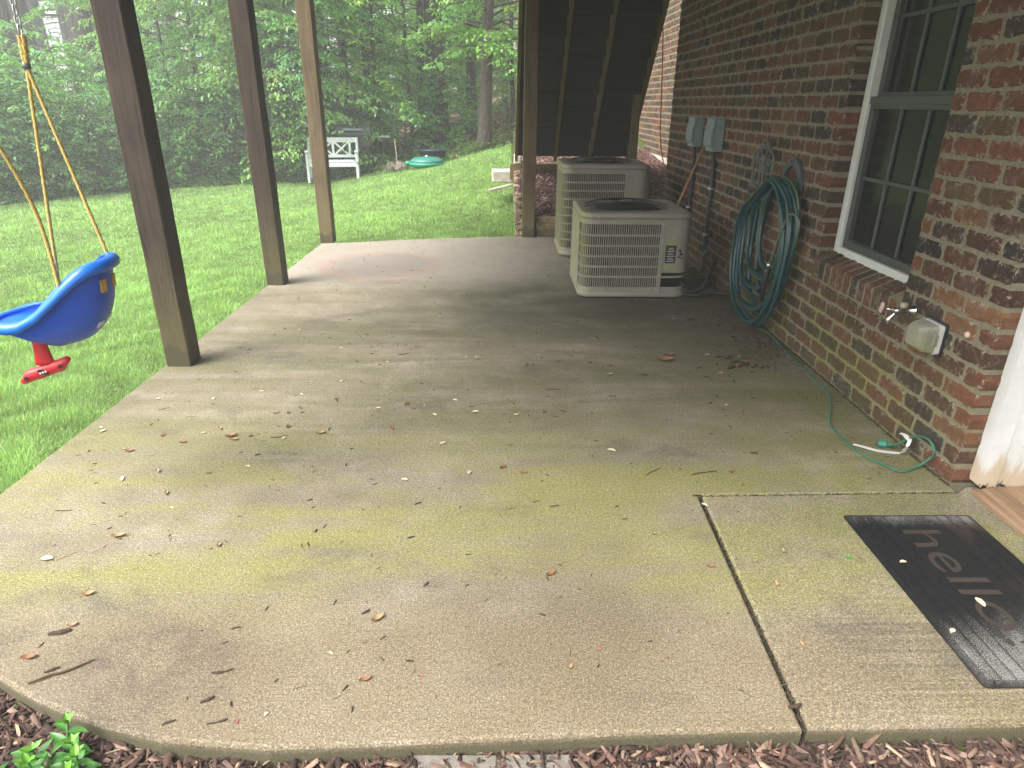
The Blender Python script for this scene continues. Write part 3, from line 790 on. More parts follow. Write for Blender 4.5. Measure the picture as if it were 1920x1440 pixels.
m = MB(); m.box((1.60, 8.55, 0.96), (0.09, 0.09, 1.15), 0.005); m.build('support_post', M['stringer'], stair)
m = MB(); m.box((0.255, 8.3, 0.80), (0.012, 0.05, 1.0), 0.003); m.build('batten', M['stringer'], stair)
kb = MB(); kb.box((0.85, 9.30, 0.55), (1.5, 0.14, 0.20), 0.006); kb.build('kerb_timber', M['stringer'], stair)

# ------------------------------------------------------------------ planting bed behind the low stone wall
def bed_z(x, y): return 0.215 + 0.235 * np.clip(y - 7.7, 0, 1.5) + 0.08 * np.clip(y - 9.2, 0, 4) + 0.04 * ss(1.2, 2.0, x)
bx, by = np.linspace(0.20, 2.24, 14), np.linspace(7.62, 13.6, 30)
BX, BY = np.meshgrid(bx, by, indexing='ij'); BV = np.stack([BX, BY, bed_z(BX, BY)], -1).reshape(-1, 3)
q = (np.arange(13)[:, None] * 30 + np.arange(29)[None]).ravel()
bt = np.concatenate([np.stack([q, q + 30, q + 31], 1), np.stack([q, q + 31, q + 1], 1)])
bcol = np.ones((len(BV), 4)); bcol[:, :3] = (0.05, 0.026, 0.024)
tri_mesh('planting_bed', BV, bt, bcol, M['mulch'], kind='structure')


def chips(name, P, N, L, pal, flat=0.5, **tags):
    # loose shredded bark: thin slivers lying every way
    n = len(P); th = rng.uniform(0, 2 * np.pi, n); pit = rng.normal(0, flat, n)
    L_ = rng.uniform(0.45, 1.5, n) * L; w = L_ * rng.uniform(0.05, 0.24, n); h = w * rng.uniform(0.2, 0.6, n)
    d = np.stack([np.cos(th) * np.cos(pit), np.sin(th) * np.cos(pit), np.sin(pit)], 1)
    s = np.stack([-np.sin(th), np.cos(th), np.zeros(n)], 1); ro = rng.normal(0, 0.6, n)[:, None]
    u = np.cross(d, s); s2 = s * np.cos(ro) + u * np.sin(ro); u2 = np.cross(d, s2)
    V = []
    for (a, b_, c_) in ((-1, -.5, 0), (-1, .6, .1), (1, -.35, 0), (1, .45, 0), (-.7, -.5, 1), (-.75, .5, .9), (.7, -.4, .8), (.85, .4, 1)):
        j = rng.uniform(0.75, 1.2, (n, 3))
        V.append(P + d * (a * L_ / 2 * j[:, 0])[:, None] + s2 * (b_ * w * j[:, 1])[:, None] + u2 * (c_ * h * j[:, 2])[:, None])
    V = np.stack(V, 1)
    f = np.array([(4, 6, 7), (4, 7, 5), (0, 2, 6), (0, 6, 4), (1, 5, 7), (1, 7, 3), (0, 4, 5), (0, 5, 1), (2, 3, 7), (2, 7, 6)])
    Tt = (f[None] + (np.arange(n) * 8)[:, None, None]).reshape(-1, 3)
    c = np.array(pal)[rng.integers(0, len(pal), n)] * rng.uniform(0.6, 1.45, (n, 1))
    C = np.ones((n, 8, 4)); C[..., :3] = c[:, None]
    return tri_mesh(name, V.reshape(-1, 3), Tt, C.reshape(-1, 4), M['mulch'], **tags)


MP = [(0.066, 0.036, 0.028), (0.10, 0.058, 0.045), (0.044, 0.026, 0.021), (0.15, 0.10, 0.078), (0.075, 0.044, 0.036), (0.036, 0.026, 0.021), (0.055, 0.035, 0.028), (0.21, 0.15, 0.105)]
n = 9000; P = np.stack([rng.uniform(0.25, 2.2, n), 7.66 + rng.uniform(0, 1, n) ** 1.5 * 3.6, np.zeros(n)], 1)
P[:, 2] = bed_z(P[:, 0], P[:, 1]) + rng.uniform(0, 0.02, n)
chips('mulch', P, n, 0.055, [(0.12, 0.065, 0.056), (0.18, 0.105, 0.09), (0.08, 0.043, 0.037), (0.25, 0.16, 0.135)], kind='stuff', label='reddish bark mulch filling the bed under the wooden stairs', cat='mulch')
n = 70000; P = np.stack([rng.uniform(-2.2, 2.0, n), rng.uniform(0.72, 1.95, n), np.zeros(n)], 1)
inner = np.interp(P[:, 0], arc[:, 0], arc[:, 1]); inner = np.where(P[:, 0] > -0.81, 1.135, inner); inner = np.where(P[:, 0] < -1.93, 3, inner)
P = P[(P[:, 1] < inner + 0.012) & (P[:, 1] > 0.78)]; P[:, 2] = -0.064 + rng.uniform(-0.015, 0.018, len(P)) - 0.0 * P[:, 0]
chips('mulch', P, len(P), 0.048, MP, 0.32, kind='stuff', label='dark red brown bark mulch along the front edge of the patio', cat='mulch')

# ------------------------------------------------------------------ low stone walls
def stone_geo(mb, c, size, jit, col):
    v = []
    for sx in (-1, -0.35, 0.35, 1):
        for (sy, sz) in ((-1, -1), (-1.04, -0.3), (-1.02, 0.4), (-1, 1), (1, 1), (1, -1)):
            v.append([c[0] + sx * size[0] / 2 * (1 - 0.02 * (abs(sx) == 1)), c[1] + sy * size[1] / 2, c[2] + sz * size[2] / 2])
    v = np.array(v) + rng.normal(0, jit, (24, 3)); f = []
    for i in range(3):
        for k in range(6): f.append((i * 6 + k, (i + 1) * 6 + k, (i + 1) * 6 + (k + 1) % 6, i * 6 + (k + 1) % 6))
    f += [tuple(range(6)), tuple(range(18, 24))[::-1]]
    mb.add(v, f, (*col, 0))
sw = thing('stone_wall', 'low mossy stacked stone wall between wooden post and condenser', 'wall', (1.1, 7.62, 0))
for k in range(3):
    x = 0.385 + (0.0, -0.0, 0.0)[k]; zc = 0.038 + k * 0.074
    while x < 1.78:
        w = rng.uniform(0.24, 0.42); w = min(w, 1.79 - x)
        if w < 0.06: break
        cc = np.array((0.17, 0.135, 0.075)) * rng.uniform(0.7, 1.3) * (1.25 if k == 2 else 1)
        m = MB(); stone_geo(m, (x + w / 2, 7.645 + k * 0.012, zc), (w - 0.008, 0.16, 0.070), 0.004, cc); m.build('stone', M['stone'], sw); x += w
sw2 = thing('stone_wall', 'stepped pale stone edging rising beside the lawn, left of the stairs', 'wall', (0.13, 8.6, 0))
for k in range(6):
    y0 = 7.70 + k * 0.28; zb = 0.05 + k * 0.062
    for j in range(4):
        z = zb + (j - 1) * 0.07 - 0.02
        cc = np.array((0.30, 0.23, 0.15)) * rng.uniform(0.7, 1.15)
        m = MB(); stone_geo(m, (0.195 + rng.normal(0, 0.006), y0 + 0.14, z + 0.05), (0.08, 0.27, 0.066), 0.005, cc); m.build('stone', M['stone'], sw2)
m = MB(); m.box((0.02, 9.55, 0.47), (0.32, 0.36, 0.15), 0.012, rotz(0.05)); m.build('concrete_step', M['pale'], label='pale concrete step block in the grass beside the stairs', cat='step')
m = MB(); m.box((0.21, 9.62, 0.60), (0.10, 0.3, 0.28), 0.012); m.build('stone_block', M['pale'], label='upright pale stone block against the stair edge', cat='stone block')
m = MB(); m.box((-0.02, 9.30, 0.335), (0.34, 0.05, 0.035), 0.006, rotz(0.25) @ roty(-0.2)); m.build('timber_offcut', M['pale'], label='thin pale slab tilted in the grass below the step block', cat='slab')

# ------------------------------------------------------------------ condensers
def rrect(x0, x1, y0, y1, r, n=6):
    out = []
    for cx, cy, a0 in ((x1 - r, y1 - r, 0), (x0 + r, y1 - r, 90), (x0 + r, y0 + r, 180), (x1 - r, y0 + r, 270)):
        for k in range(n + 1):
            a = math.radians(a0 + 90 * k / n); out.append((cx + r * math.cos(a), cy + r * math.sin(a)))
    return np.array(out)


def ringz(P, z): return np.column_stack([P, np.full(len(P), z)])


def condenser(label, x0, x1, y0, y1, h, rows, left_louvres, sticker):
    t = thing('air_conditioner', label, 'condenser', ((x0 + x1) / 2, (y0 + y1) / 2, 0), group='air conditioner condensers beside the wall')
    r = 0.10; z0, z1 = 0.035, h - 0.05
    # base pan
    m = MB(); o = rrect(x0 - 0.008, x1 + 0.008, y0 - 0.008, y1 + 0.008, r)
    m.loft([ringz(o * 0.995 + np.array([(x0 + x1) / 2, (y0 + y1) / 2]) * 0.005, 0.012), ringz(o, 0.018), ringz(o, z0 + 0.012), ringz(rrect(x0, x1, y0, y1, r), z0 + 0.016)])
    m.build('base_pan', M['acpaint'], t, True)
    for (fx, fy) in ((x0 + 0.12, y0 + 0.12), (x1 - 0.12, y0 + 0.12), (x0 + 0.12, y1 - 0.12), (x1 - 0.12, y1 - 0.12)):
        m = MB(); m.box((fx, fy, 0.007), (0.09, 0.09, 0.014)); m.build('foot', M['black'], t)
    # coil behind the louvres
    m = MB(); o = rrect(x0 + 0.022, x1 - 0.022, y0 + 0.022, y1 - 0.022, r - 0.02); m.loft([ringz(o, z0 + 0.02), ringz(o, z1 + 0.01)]); m.build('coil', M['acdark'], t, True)
    sx = x1 - 0.235                         # service corner begins here
    gz0, gz1 = z0 + 0.055, z1 - 0.035
    # louvre bars: wrap along front, round the left corner and along the left side
    path = []
    for x in np.arange(sx - 0.016, x0 + r, -0.0165): path.append((x, y0 + 0.004, 0))
    for k in range(1, 9): a = math.radians(270 - 90 * k / 9); path.append((x0 + r + (r - 0.004) * math.cos(a), y0 + r + (r - 0.004) * math.sin(a), 270 - 90 * k / 9 - 270))
    if left_louvres:
        for y in np.arange(y0 + r, y1 - r, 0.0165): path.append((x0 + 0.004, y, -90))
    m = MB()
    for (x, y, a) in path: m.box((x, y, (gz0 + gz1) / 2), (0.0066, 0.012, gz1 - gz0), 0, rotz(math.radians(a)))
    m.build('louvre_bars', M['acpaint'], t)
    # horizontal bands
    def band(za, zb, prt='band'):
        P = rrect(x0, x1, y0, y1, r); Q = rrect(x0 + 0.012, x1 - 0.012, y0 + 0.012, y1 - 0.012, r - 0.01)
        mm = MB(); mm.loft([ringz(Q, za), ringz(P * 1.0, za + 0.002), ringz(P, zb - 0.002), ringz(Q, zb)], cap0=False, cap1=False); mm.build(prt, M['acpaint'], t, False)
    band(z0 + 0.012, gz0); band(gz1, z1 + 0.012)
    for k in range(1, rows):
        zc = gz0 + (gz1 - gz0) * k / rows; band(zc - 0.009, zc + 0.009)
    if not left_louvres:
        m = MB(); m.box((x0 - 0.001, (y0 + y1) / 2 + 0.03, (z0 + z1) / 2), (0.010, y1 - y0 - 0.26, z1 - z0 - 0.01), 0.003); m.build('side_panel', M['acpaint'], t)
    # right side and back: solid wrapper seen only past the service corner
    m = MB(); m.box((x1 + 0.001, (y0 + y1) / 2 + 0.05, (z0 + z1) / 2), (0.010, y1 - y0 - 0.3, z1 - z0 - 0.02), 0.003); m.build('side_panel', M['acpaint'], t)
    m = MB(); m.box(((x0 + x1) / 2, y1 + 0.001, (z0 + z1) / 2), (x1 - x0 - 0.24, 0.010, z1 - z0 - 0.02), 0.003); m.build('side_panel', M['acpaint'], t)
    # corner service panel, stops short of the ground
    zp = z0 + 0.17
    P = rrect(x0, x1, y0, y1, r); sel = [p for p in P if p[0] > sx + 0.03 and p[1] < (y0 + r + 0.001)]
    arcp = [(sx + 0.028, y0)] + sorted(sel, key=lambda p: p[1] * 0.5 + p[0]) + [(x1, y0 + 0.24)]
    arcp = np.array(arcp); cen = np.array([(x0 + x1) / 2, (y0 + y1) / 2]); outp = arcp + np.stack([np.where(arcp[:, 0] > x1 - r, 0.006, 0.0), np.where(arcp[:, 1] < y0 + r, -0.006, 0.0)], 1)
    m = MB(); m.loft([ringz(outp, zp), ringz(outp, z1)], closed_ring=False, cap0=False, cap1=False)
    m.loft([ringz(arcp, zp), ringz(outp, zp)], closed_ring=False, cap0=False, cap1=False)
    sp_ = m.build('service_panel', M['acpaint'], t, True)
    m = MB(); m.box((sx + 0.012, y0 - 0.003, (z0 + z1) / 2), (0.034, 0.012, z1 - z0), 0.002); m.build('corner_trim', M['acpaint'], t)
    m = MB()
    for (bx_, bz_) in ((sx + 0.012, z1 - 0.03), (sx + 0.012, zp - 0.02), (sx + 0.012, z0 + 0.03), (x0 + 0.12, z1 + 0.025), (sx + 0.06, zp + 0.03)): m.lathe([(0.006, 0), (0.005, -0.005)], 8, (bx_, y0 - 0.008, bz_), 'y')
    m.build('screw', M['steel'], t)
    if sticker:
        for (xa, xb, za, zb, mt) in ((sx + 0.045, sx + 0.125, zp + 0.075, zp + 0.21, 'stk_dark'), (sx + 0.040, sx + 0.13, zp + 0.21, zp + 0.245, 'stk_yellow'), (sx + 0.128, x1 - 0.055, zp + 0.075, zp + 0.23, 'paper'), (sx + 0.04, sx + 0.15, zp + 0.035, zp + 0.062, 'stk_yellow')):
            m = MB(); m.box(((xa + xb) / 2, y0 - 0.0085 + (0.014 if xb > x1 - 0.06 else 0), (za + zb) / 2), (xb - xa, 0.002, zb - za), 0, rotz(0.14) if xb > x1 - 0.06 else None); stk_ = m.build('sticker', M[mt], sp_)
        m = MB()
        for k in range(9): m.box((sx + 0.085, y0 - 0.0102, zp + 0.09 + k * 0.0125), (0.062 - (k % 3) * 0.012, 0.001, 0.003))
        m.build('sticker_text', M['paper'], sp_)
        m = MB()
        for (dx_, dz_, s_) in ((0.155, 0.17, 0.018), (0.165, 0.145, 0.022), (0.150, 0.12, 0.014), (0.172, 0.115, 0.012)): m.lathe([(s_ * .6, 0.002), (s_ * .6, -0.001)], 7, (sx + dx_, y0 - 0.0095 + 0.002, zp + dz_), 'y')
        m.build('sticker_emblem', M['black'], sp_)
    # lid
    o0 = rrect(x0 - 0.006, x1 + 0.006, y0 - 0.006, y1 + 0.006, r); i1 = rrect(x0 + 0.015, x1 - 0.015, y0 + 0.015, y1 - 0.015, r - 0.01)
    cx, cy, R = (x0 + x1) / 2 - 0.03, (y0 + y1) / 2, min(x1 - x0, y1 - y0) / 2 - 0.075
    ang = np.array([math.atan2(p[1] - cy, p[0] - cx) for p in o0]); circ = np.stack([cx + R * np.cos(ang), cy + R * np.sin(ang)], 1)
    circ2 = np.stack([cx + (R - 0.012) * np.cos(ang), cy + (R - 0.012) * np.sin(ang)], 1)
    m = MB(); m.loft([ringz(i1, h - 0.045), ringz(o0, h - 0.043), ringz(o0, h - 0.012), ringz(0.4 * o0 + 0.6 * i1, h - 0.002), ringz(i1, h), ringz(circ, h + 0.002), ringz(circ2, h - 0.012)], cap0=False, cap1=False); m.build('lid', M['acpaint'], t, True)
    m = MB(); m.lathe([(R - 0.012, h - 0.012), (R - 0.03, h - 0.20)], 40, (cx, cy, 0)); m.build('fan_shroud', M['acdark'], t, True)
    f = MB()
    for k in range(3):
        a = math.radians(20 + 120 * k); ca, sa = math.cos(a), math.sin(a); pts = []
        for rr, w, zt in ((0.06, 0.05, 0.0), (0.16, 0.09, 0.01), (R - 0.06, 0.13, 0.015)):
            for s in (-1, 1): pts.append((cx + ca * rr - sa * w * s, cy + sa * rr + ca * w * s, h - 0.085 + s * (0.02 + zt)))
        f.add(pts, [(0, 1, 3, 2), (2, 3, 5, 4)])
    f.build('fan_blades', M['fan'], t)
    m = MB(); m.lathe([(0.085, h - 0.10), (0.085, h - 0.025), (0.06, h - 0.01), (0.02, h - 0.005)], 20, (cx, cy, 0)); m.build('fan_motor', M['black'], t, True)
    # wire guard: concentric rings on a low dome with radial wires
    m = MB(); a = np.linspace(0, 2 * np.pi, 40, endpoint=False)
    def dz(rr): return h + 0.034 * max(0, 1 - (rr / (R + 0.012)) ** 4) + 0.004
    for rr in np.linspace(0.06, R + 0.005, 15):
        m.tube(np.stack([cx + rr * np.cos(a), cy + rr * np.sin(a), np.full(40, dz(rr))], 1), 0.0018, 4, True)
    for k in range(8):
        aa = 2 * math.pi * (k + 0.3) / 8; m.tube([(cx + rr * math.cos(aa), cy + rr * math.sin(aa), dz(rr) - 0.003) for rr in np.linspace(0.05, R + 0.02, 8)], 0.0030, 5)
    fg_ = m.build('fan_guard', M['black'], t)
    m = MB(); m.lathe([(0.055, h + 0.036), (0.05, h + 0.043), (0.0, h + 0.045)], 18, (cx, cy, 0)); m.build('guard_cap', M['fan'], fg_, True)
    return t


M['stk_dark'] = plain('sticker_dark', (0.02, 0.022, 0.02), 0.5, 0.3, 0.2); M['stk_yellow'] = plain('sticker_yellow', (0.26, 0.28, 0.10), 0.5, 0.3, 0.15)
condenser('low beige air conditioner condenser with warning sticker, nearest the hose', 0.60, 1.43, 5.00, 5.80, 0.65, 6, False, True)
condenser('taller beige air conditioner condenser standing behind the low one', 0.57, 1.40, 6.50, 7.28, 0.87, 9, True, False)
# refrigerant line, whip and drain behind the low condenser
def cable(name, pts, r, mat, label, cat, n=8, seg=8, group=None, cap=True):
    mb = MB(); mb.tube(spline(pts, seg), r, n); return mb.build(name, M[mat], smooth=True, label=label, cat=cat, group=group)
cable('insulated_pipe', [(1.36, 5.10, 0.19), (1.375, 5.06, 0.10), (1.45, 5.04, 0.045), (1.56, 5.10, 0.04), (1.66, 5.25, 0.06), (1.74, 5.42, 0.12), (1.79, 5.5, 0.17)], 0.021, 'conduit', 'thick dark insulated pipe curving from the low condenser to the wall', 'pipe', 10)
cable('black_pipe', [(1.30, 5.12, 0.05), (1.42, 5.06, 0.028), (1.52, 5.0, 0.026), (1.62, 5.02, 0.04), (1.72, 4.98, 0.05), (1.785, 4.95, 0.06)], 0.012, 'black', 'thin black pipe lying on the slab under the insulated pipe', 'pipe')
cable('flexible_conduit', [(1.42, 5.20, 0.25), (1.50, 5.28, 0.19), (1.60, 5.45, 0.165), (1.70, 5.62, 0.18), (1.765, 5.70, 0.235)], 0.010, 'boxgrey', 'pale flexible conduit sagging between low condenser and wall', 'conduit')

# ------------------------------------------------------------------ disconnect boxes with conduits
def disconnect(y0, wd, z0, hh, dep, label, ct, cb):
    t = thing('disconnect_box', label, 'electrical box', (1.76, y0 + wd / 2, z0), group='electrical boxes on the brick wall')
    x0 = 1.798 - dep; yc = y0 + wd / 2
    m = MB(); m.box((1.798 - dep / 2, yc, z0 + hh / 2), (dep, wd, hh), 0.006); m.build('enclosure', M['boxgrey'], t)
    m = MB(); V = []
    for y in (y0 - 0.006, y0 + wd + 0.006): V.append([(x0 - 0.004, y, z0 + 0.03), (x0 - 0.020, y, z0 + 0.05), (x0 - 0.020, y, z0 + hh * 0.62), (x0 - 0.006, y, z0 + hh * 0.82), (x0 - 0.006, y, z0 + hh + 0.006), (1.79, y, z0 + hh + 0.006), (1.79, y, z0 + hh + 0.001), (x0 - 0.002, y, z0 + hh + 0.001)])
    m.loft(V); m.build('cover', M['boxgrey'], t)
    m = MB(); m.tube(spline(ct, 6), 0.018, 10); cd_ = m.build('conduit', M['conduit'], t, True)
    for q in cb:
        m = MB(); m.tube([(q[0] - 0.003, q[1], q[2] - 0.012), (q[0] - 0.003, q[1], q[2] + 0.012)], 0.023, 10); m.build('clamp', M['steel'], cd_, True)
disconnect(6.29, 0.20, 1.045, 0.24, 0.085, 'grey electrical box nearer the far corner of the brick wall', [(1.755, 6.39, 1.045), (1.765, 6.39, 0.9), (1.77, 6.40, 0.7), (1.76, 6.40, 0.45), (1.72, 6.42, 0.3)], [(1.767, 6.40, 0.50)])
disconnect(5.70, 0.20, 1.040, 0.25, 0.085, 'grey electrical box nearer the coiled hose', [(1.755, 5.80, 1.04), (1.77, 5.80, 0.93), (1.775, 5.79, 0.72), (1.765, 5.775, 0.55), (1.77, 5.76, 0.3), (1.77, 5.745, 0.10), (1.76, 5.74, 0.03)], [(1.772, 5.79, 0.74), (1.768, 5.765, 0.36)])
m = MB(); A, B = np.array([1.772, 6.05, 1.13]), np.array([1.40, 6.155, 0.0]); m.tube([A, A * .5 + B * .5, B], 0.0125, 10); m.build('broom_handle', M['handle'], smooth=True, label='bare wooden broom handle leaning on the brick wall between the boxes', cat='handle')
op = [D(1243, -40, 7.75), D(1243, 60, 7.75), D(1241, 160, 7.75), D(1238, 250, 7.72), D(1243, 300, 7.7), D(1256, 345, 7.62), D(1262, 380, 7.58)]
m = MB(); m.tube(spline(op, 6), 0.006, 6); m.build('hanging_cord', M['orange'], smooth=True, label='thin orange brown cord hanging down past the house corner', cat='cord')

# ------------------------------------------------------------------ hose hangers and hoses
hg = thing('hose_hanger', 'ornate wrought iron scroll hose hanger on the brick wall', 'hose hanger', (1.77, 4.62, 0.85))
XH = 1.745
def scr(c, r0, r1, a0, a1, n=14): t_ = np.linspace(0, 1, n); a = np.radians(a0 + (a1 - a0) * t_); rr = r0 + (r1 - r0) * t_; return np.stack([np.full(n, XH), c[0] + rr * np.cos(a), c[1] + rr * np.sin(a)], 1)
YC = 4.63
m = MB(); m.tube(spline([(XH, YC + 0.15, 0.83), (XH, YC + 0.165, 0.98), (XH, YC + 0.17, 1.09), (XH, YC + 0.10, 1.13), (XH, YC + 0.035, 1.18), (XH, YC, 1.19), (XH, YC - 0.035, 1.18), (XH, YC - 0.10, 1.13), (XH, YC - 0.17, 1.09), (XH, YC - 0.165, 0.98), (XH, YC - 0.15, 0.83)], 6), 0.0078, 6); m.build('outer_bar', M['iron'], hg, True)
for s in (-1, 1):
    def mir(P): P = np.array(P); P[:, 1] = YC + s * (P[:, 1]); return P
    m = MB(); m.tube(mir(np.concatenate([spline([(XH, 0.008, 0.84), (XH, 0.03, 0.95), (XH, 0.055, 1.03), (XH, 0.10, 1.07)], 5), scr((0.105, 1.045), 0.026, 0.010, 80, -190)])), 0.0058, 6); m.build('scroll', M['iron'], hg, True)
    m = MB(); m.tube(mir(np.concatenate([scr((0.105, 0.90), 0.010, 0.028, 200, -60)[:, :], spline([(XH, 0.105, 0.862), (XH, 0.05, 0.90), (XH, 0.012, 1.0), (XH, 0.008, 1.09)], 5)])), 0.0058, 6); m.build('scroll', M['iron'], hg, True)
    m = MB(); m.tube(mir(np.concatenate([spline([(XH, 0.006, 0.98), (XH, 0.03, 1.08), (XH, 0.055, 1.12)], 5), scr((0.032, 1.14), 0.026, 0.010, 0, 240)])), 0.0058, 6); m.build('scroll', M['iron'], hg, True)
m = MB(); m.tube(spline([(XH - 0.008, YC + 0.15, 0.83), (XH - 0.035, YC + 0.11, 0.868), (XH - 0.048, YC + 0.05, 0.892), (XH - 0.05, YC, 0.898), (XH - 0.048, YC - 0.05, 0.892), (XH - 0.035, YC - 0.11, 0.868), (XH - 0.008, YC - 0.15, 0.83)], 6), 0.0065, 6); m.build('front_arch', M['iron'], hg, True)
m = MB(); m.tube([(XH, YC + 0.153, 0.83), (XH - 0.02, YC + 0.15, 0.826), (XH - 0.02, YC - 0.15, 0.826), (XH, YC - 0.153, 0.83)], 0.0065, 6); m.build('saddle_bar', M['iron'], hg, True)
m = MB(); m.box((1.775, YC, 1.0), (0.05, 0.03, 0.03), 0.003); m.build('wall_bracket', M['iron'], hg)

hk = thing('hose_hook', 'plain grey arched hose hook beside the scroll hanger', 'hose hook', (1.77, 4.22, 0.92))
t_ = np.linspace(-0.25, math.pi + 0.25, 22); rings = []
for a in t_:
    d = np.array([0, math.cos(a), math.sin(a)]); c = np.array([0, 4.225, 0.955])
    rings.append([c + d * 0.105 + (1.795, 0, 0), c + d * 0.150 + (1.795, 0, 0), c + d * 0.150 + (1.775, 0, 0), c + d * 0.105 + (1.775, 0, 0)])
m = MB(); m.loft(rings); m.build('arch_plate', M['hook'], hk)
m = MB()
for s in (-0.02, 0.02): m.lathe([(0.006, 0.0), (0.005, -0.004)], 8, (1.774, 4.225 + s, 1.082), 'x')
m.build('screw', M['black'], hk)
m = MB(); rr_ = []
for x in (1.795, 1.755): rr_.append([(x, 4.225 + 0.10 * math.cos(a), 0.93 + 0.045 * math.sin(a)) for a in np.linspace(math.pi, 0, 10)] + [(x, 4.225 + 0.09 * math.cos(a), 0.92 + 0.045 * math.sin(a)) for a in np.linspace(0, math.pi, 10)])
m.loft(rr_); m.build('saddle', M['hook'], hk)


def loops(specs, n=30):
    S = np.array(specs + [specs[-1]], float); pts = []
    for i in range(len(specs)):
        for k in range(n):
            t = k / n; x, yr, yl, zt, zbm, yb, hang = S[i] * (1 - t) + S[i + 1] * t if k > n * 0.55 else S[i]
            if k > n * 0.55: t2 = ss(0.55, 1.0, t); x, yr, yl, zt, zbm, yb, hang = S[i] * (1 - t2) + S[i + 1] * t2
            a = math.pi * 0.35 + 2 * math.pi * t            # starts near the top, runs over to the far side, down, and back up the near side
            c, sn = math.cos(a), math.sin(a); hw, hz_ = (yl - yr) / 2, (zt - zbm) / 2
            y = (yl + yr) / 2 - hw * math.copysign(abs(c) ** 0.8, c); z = (zt + zbm) / 2 + hz_ * math.copysign(abs(sn) ** 0.92, sn)
            y += (yb - (yl + yr) / 2) * max(0, -sn) ** 2
            if sn > 0: z -= 0.13 * hang * float(ss(4.30, 4.62, y)) * sn
            x = 1.690 + (x - 1.60) * 0.45
            pts.append((x - 0.02 * max(0, -sn) + 0.004 * math.sin(3 * a + i), y + 0.006 * math.sin(2.3 * i + 4 * a), z))
    return pts


def hose_mesh(pts, r, seg, n=9):
    P = spline(pts, seg); mb = MB(); mb.tube(P, r, n)
    C = np.zeros((len(P) * n, 4)); C[:, :3] = 1
    idx = np.arange(len(P) * n) % n; C[:, 3] = np.where((idx == 1) | (idx == 5), 0.8, 0.0)
    mb.c = [C]; return mb
jr = lambda s: float(rng.normal(0, s))
teal = [(1.745, 3.93, 4.50, 0.97, 0.20, 4.15, 0), (1.72, 3.97, 4.48, 0.965, 0.42, 4.22, 0), (1.70, 3.90, 4.58, 0.97, 0.12, 4.22, 0), (1.68, 4.00, 4.66, 0.965, 0.36, 4.38, 1), (1.635, 4.06, 4.70, 0.955, 0.27, 4.40, 1), (1.645, 4.02, 4.76, 0.96, 0.22, 4.40, 1), (1.66, 3.92, 4.74, 0.975, 0.05, 4.30, 1), (1.625, 3.96, 4.79, 0.975, 0.13, 4.40, 1), (1.60, 3.99, 4.82, 0.965, 0.035, 4.34, 1)]
hose_mesh(loops([(a, b + jr(.012), c + jr(.015), d, e, f + jr(.02), g) for a, b, c, d, e, f, g in teal]), 0.0140, 2).build('garden_hose', M['hose'], smooth=True, label='glossy teal garden hose coiled in long loops on the wall', cat='hose')
oliv = [(1.655, 3.98, 4.77, 0.985, 0.25, 4.42, 1), (1.69, 4.03, 4.66, 0.98, 0.33, 4.36, 1), (1.715, 3.92, 4.52, 0.985, 0.40, 4.2, 0)]
pp = loops(oliv)
h2 = thing('garden_hose', 'dull olive hose with black nozzle end hanging among the teal coils', 'hose', (1.68, 4.2, 0.3))
hose_mesh(pp[:-3] + [(1.705, 3.98, 0.80), (1.675, 4.02, 0.62), (1.662, 4.04, 0.50)], 0.0105, 3).build('tube', M['hose2'], h2, True)
m = MB(); m.tube([(1.655, 4.04, 0.50), (1.653, 4.043, 0.465)], 0.0145, 10); m.build('ferrule', M['steel'], h2, True)
m = MB(); m.tube([(1.653, 4.043, 0.465), (1.652, 4.048, 0.44), (1.650, 4.055, 0.36), (1.65, 4.062, 0.25)], [0.018, 0.020, 0.017, 0.013], 10); m.build('nozzle', M['black'], h2, True)

# ------------------------------------------------------------------ spigot, outlet cover, plug
sp = thing('spigot', 'chrome outdoor tap with faded pink wheel handle below the window', 'tap', (1.77, 2.78, 0.57))
m = MB(); m.lathe([(0.024, 0.0), (0.024, -0.006), (0.015, -0.010), (0.013, -0.05), (0.015, -0.055), (0.015, -0.085), (0.010, -0.09)], 14, (1.797, 2.755, 0.578), 'x'); m.build('body', M['chrome'], sp, True)
m = MB(); m.tube([(1.735, 2.757, 0.578), (1.715, 2.762, 0.560), (1.700, 2.765, 0.535), (1.698, 2.766, 0.515)], [0.010, 0.0105, 0.011, 0.0125], 10); m.build('spout', M['chrome'], sp, True)
m = MB(); m.lathe([(0.013, 0.0), (0.016, 0.006), (0.016, 0.020), (0.008, 0.024)], 12, (1.745, 2.752, 0.592), 'z'); m.build('vacuum_cap', plain('dull_cap', (0.30, 0.27, 0.2), 0.6, 0.3, 0.2), sp, True)
m = MB(); m.tube([(1.715, 2.757, 0.578), (1.675, 2.775, 0.585)], 0.006, 8); m.build('stem', M['chrome'], sp, True)
d_ = np.array([-0.90, 0.41, 0.15]); d_ /= np.linalg.norm(d_); e1 = np.cross(d_, [0, 0, 1]); e1 /= np.linalg.norm(e1); e2 = np.cross(e1, d_)
rg = []
for off, k in ((0.0, 0.8), (0.004, 1.0), (0.011, 1.0), (0.014, 0.75)):
    rg.append([np.array([1.672, 2.777, 0.585]) + d_ * off + (0.023 + 0.0028 * math.cos(6 * a)) * k * (math.cos(a) * e1 + math.sin(a) * e2) for a in np.linspace(0, 2 * math.pi, 30, endpoint=False)])
m = MB(); m.loft(rg); m.build('wheel_handle', M['knob'], sp, True)

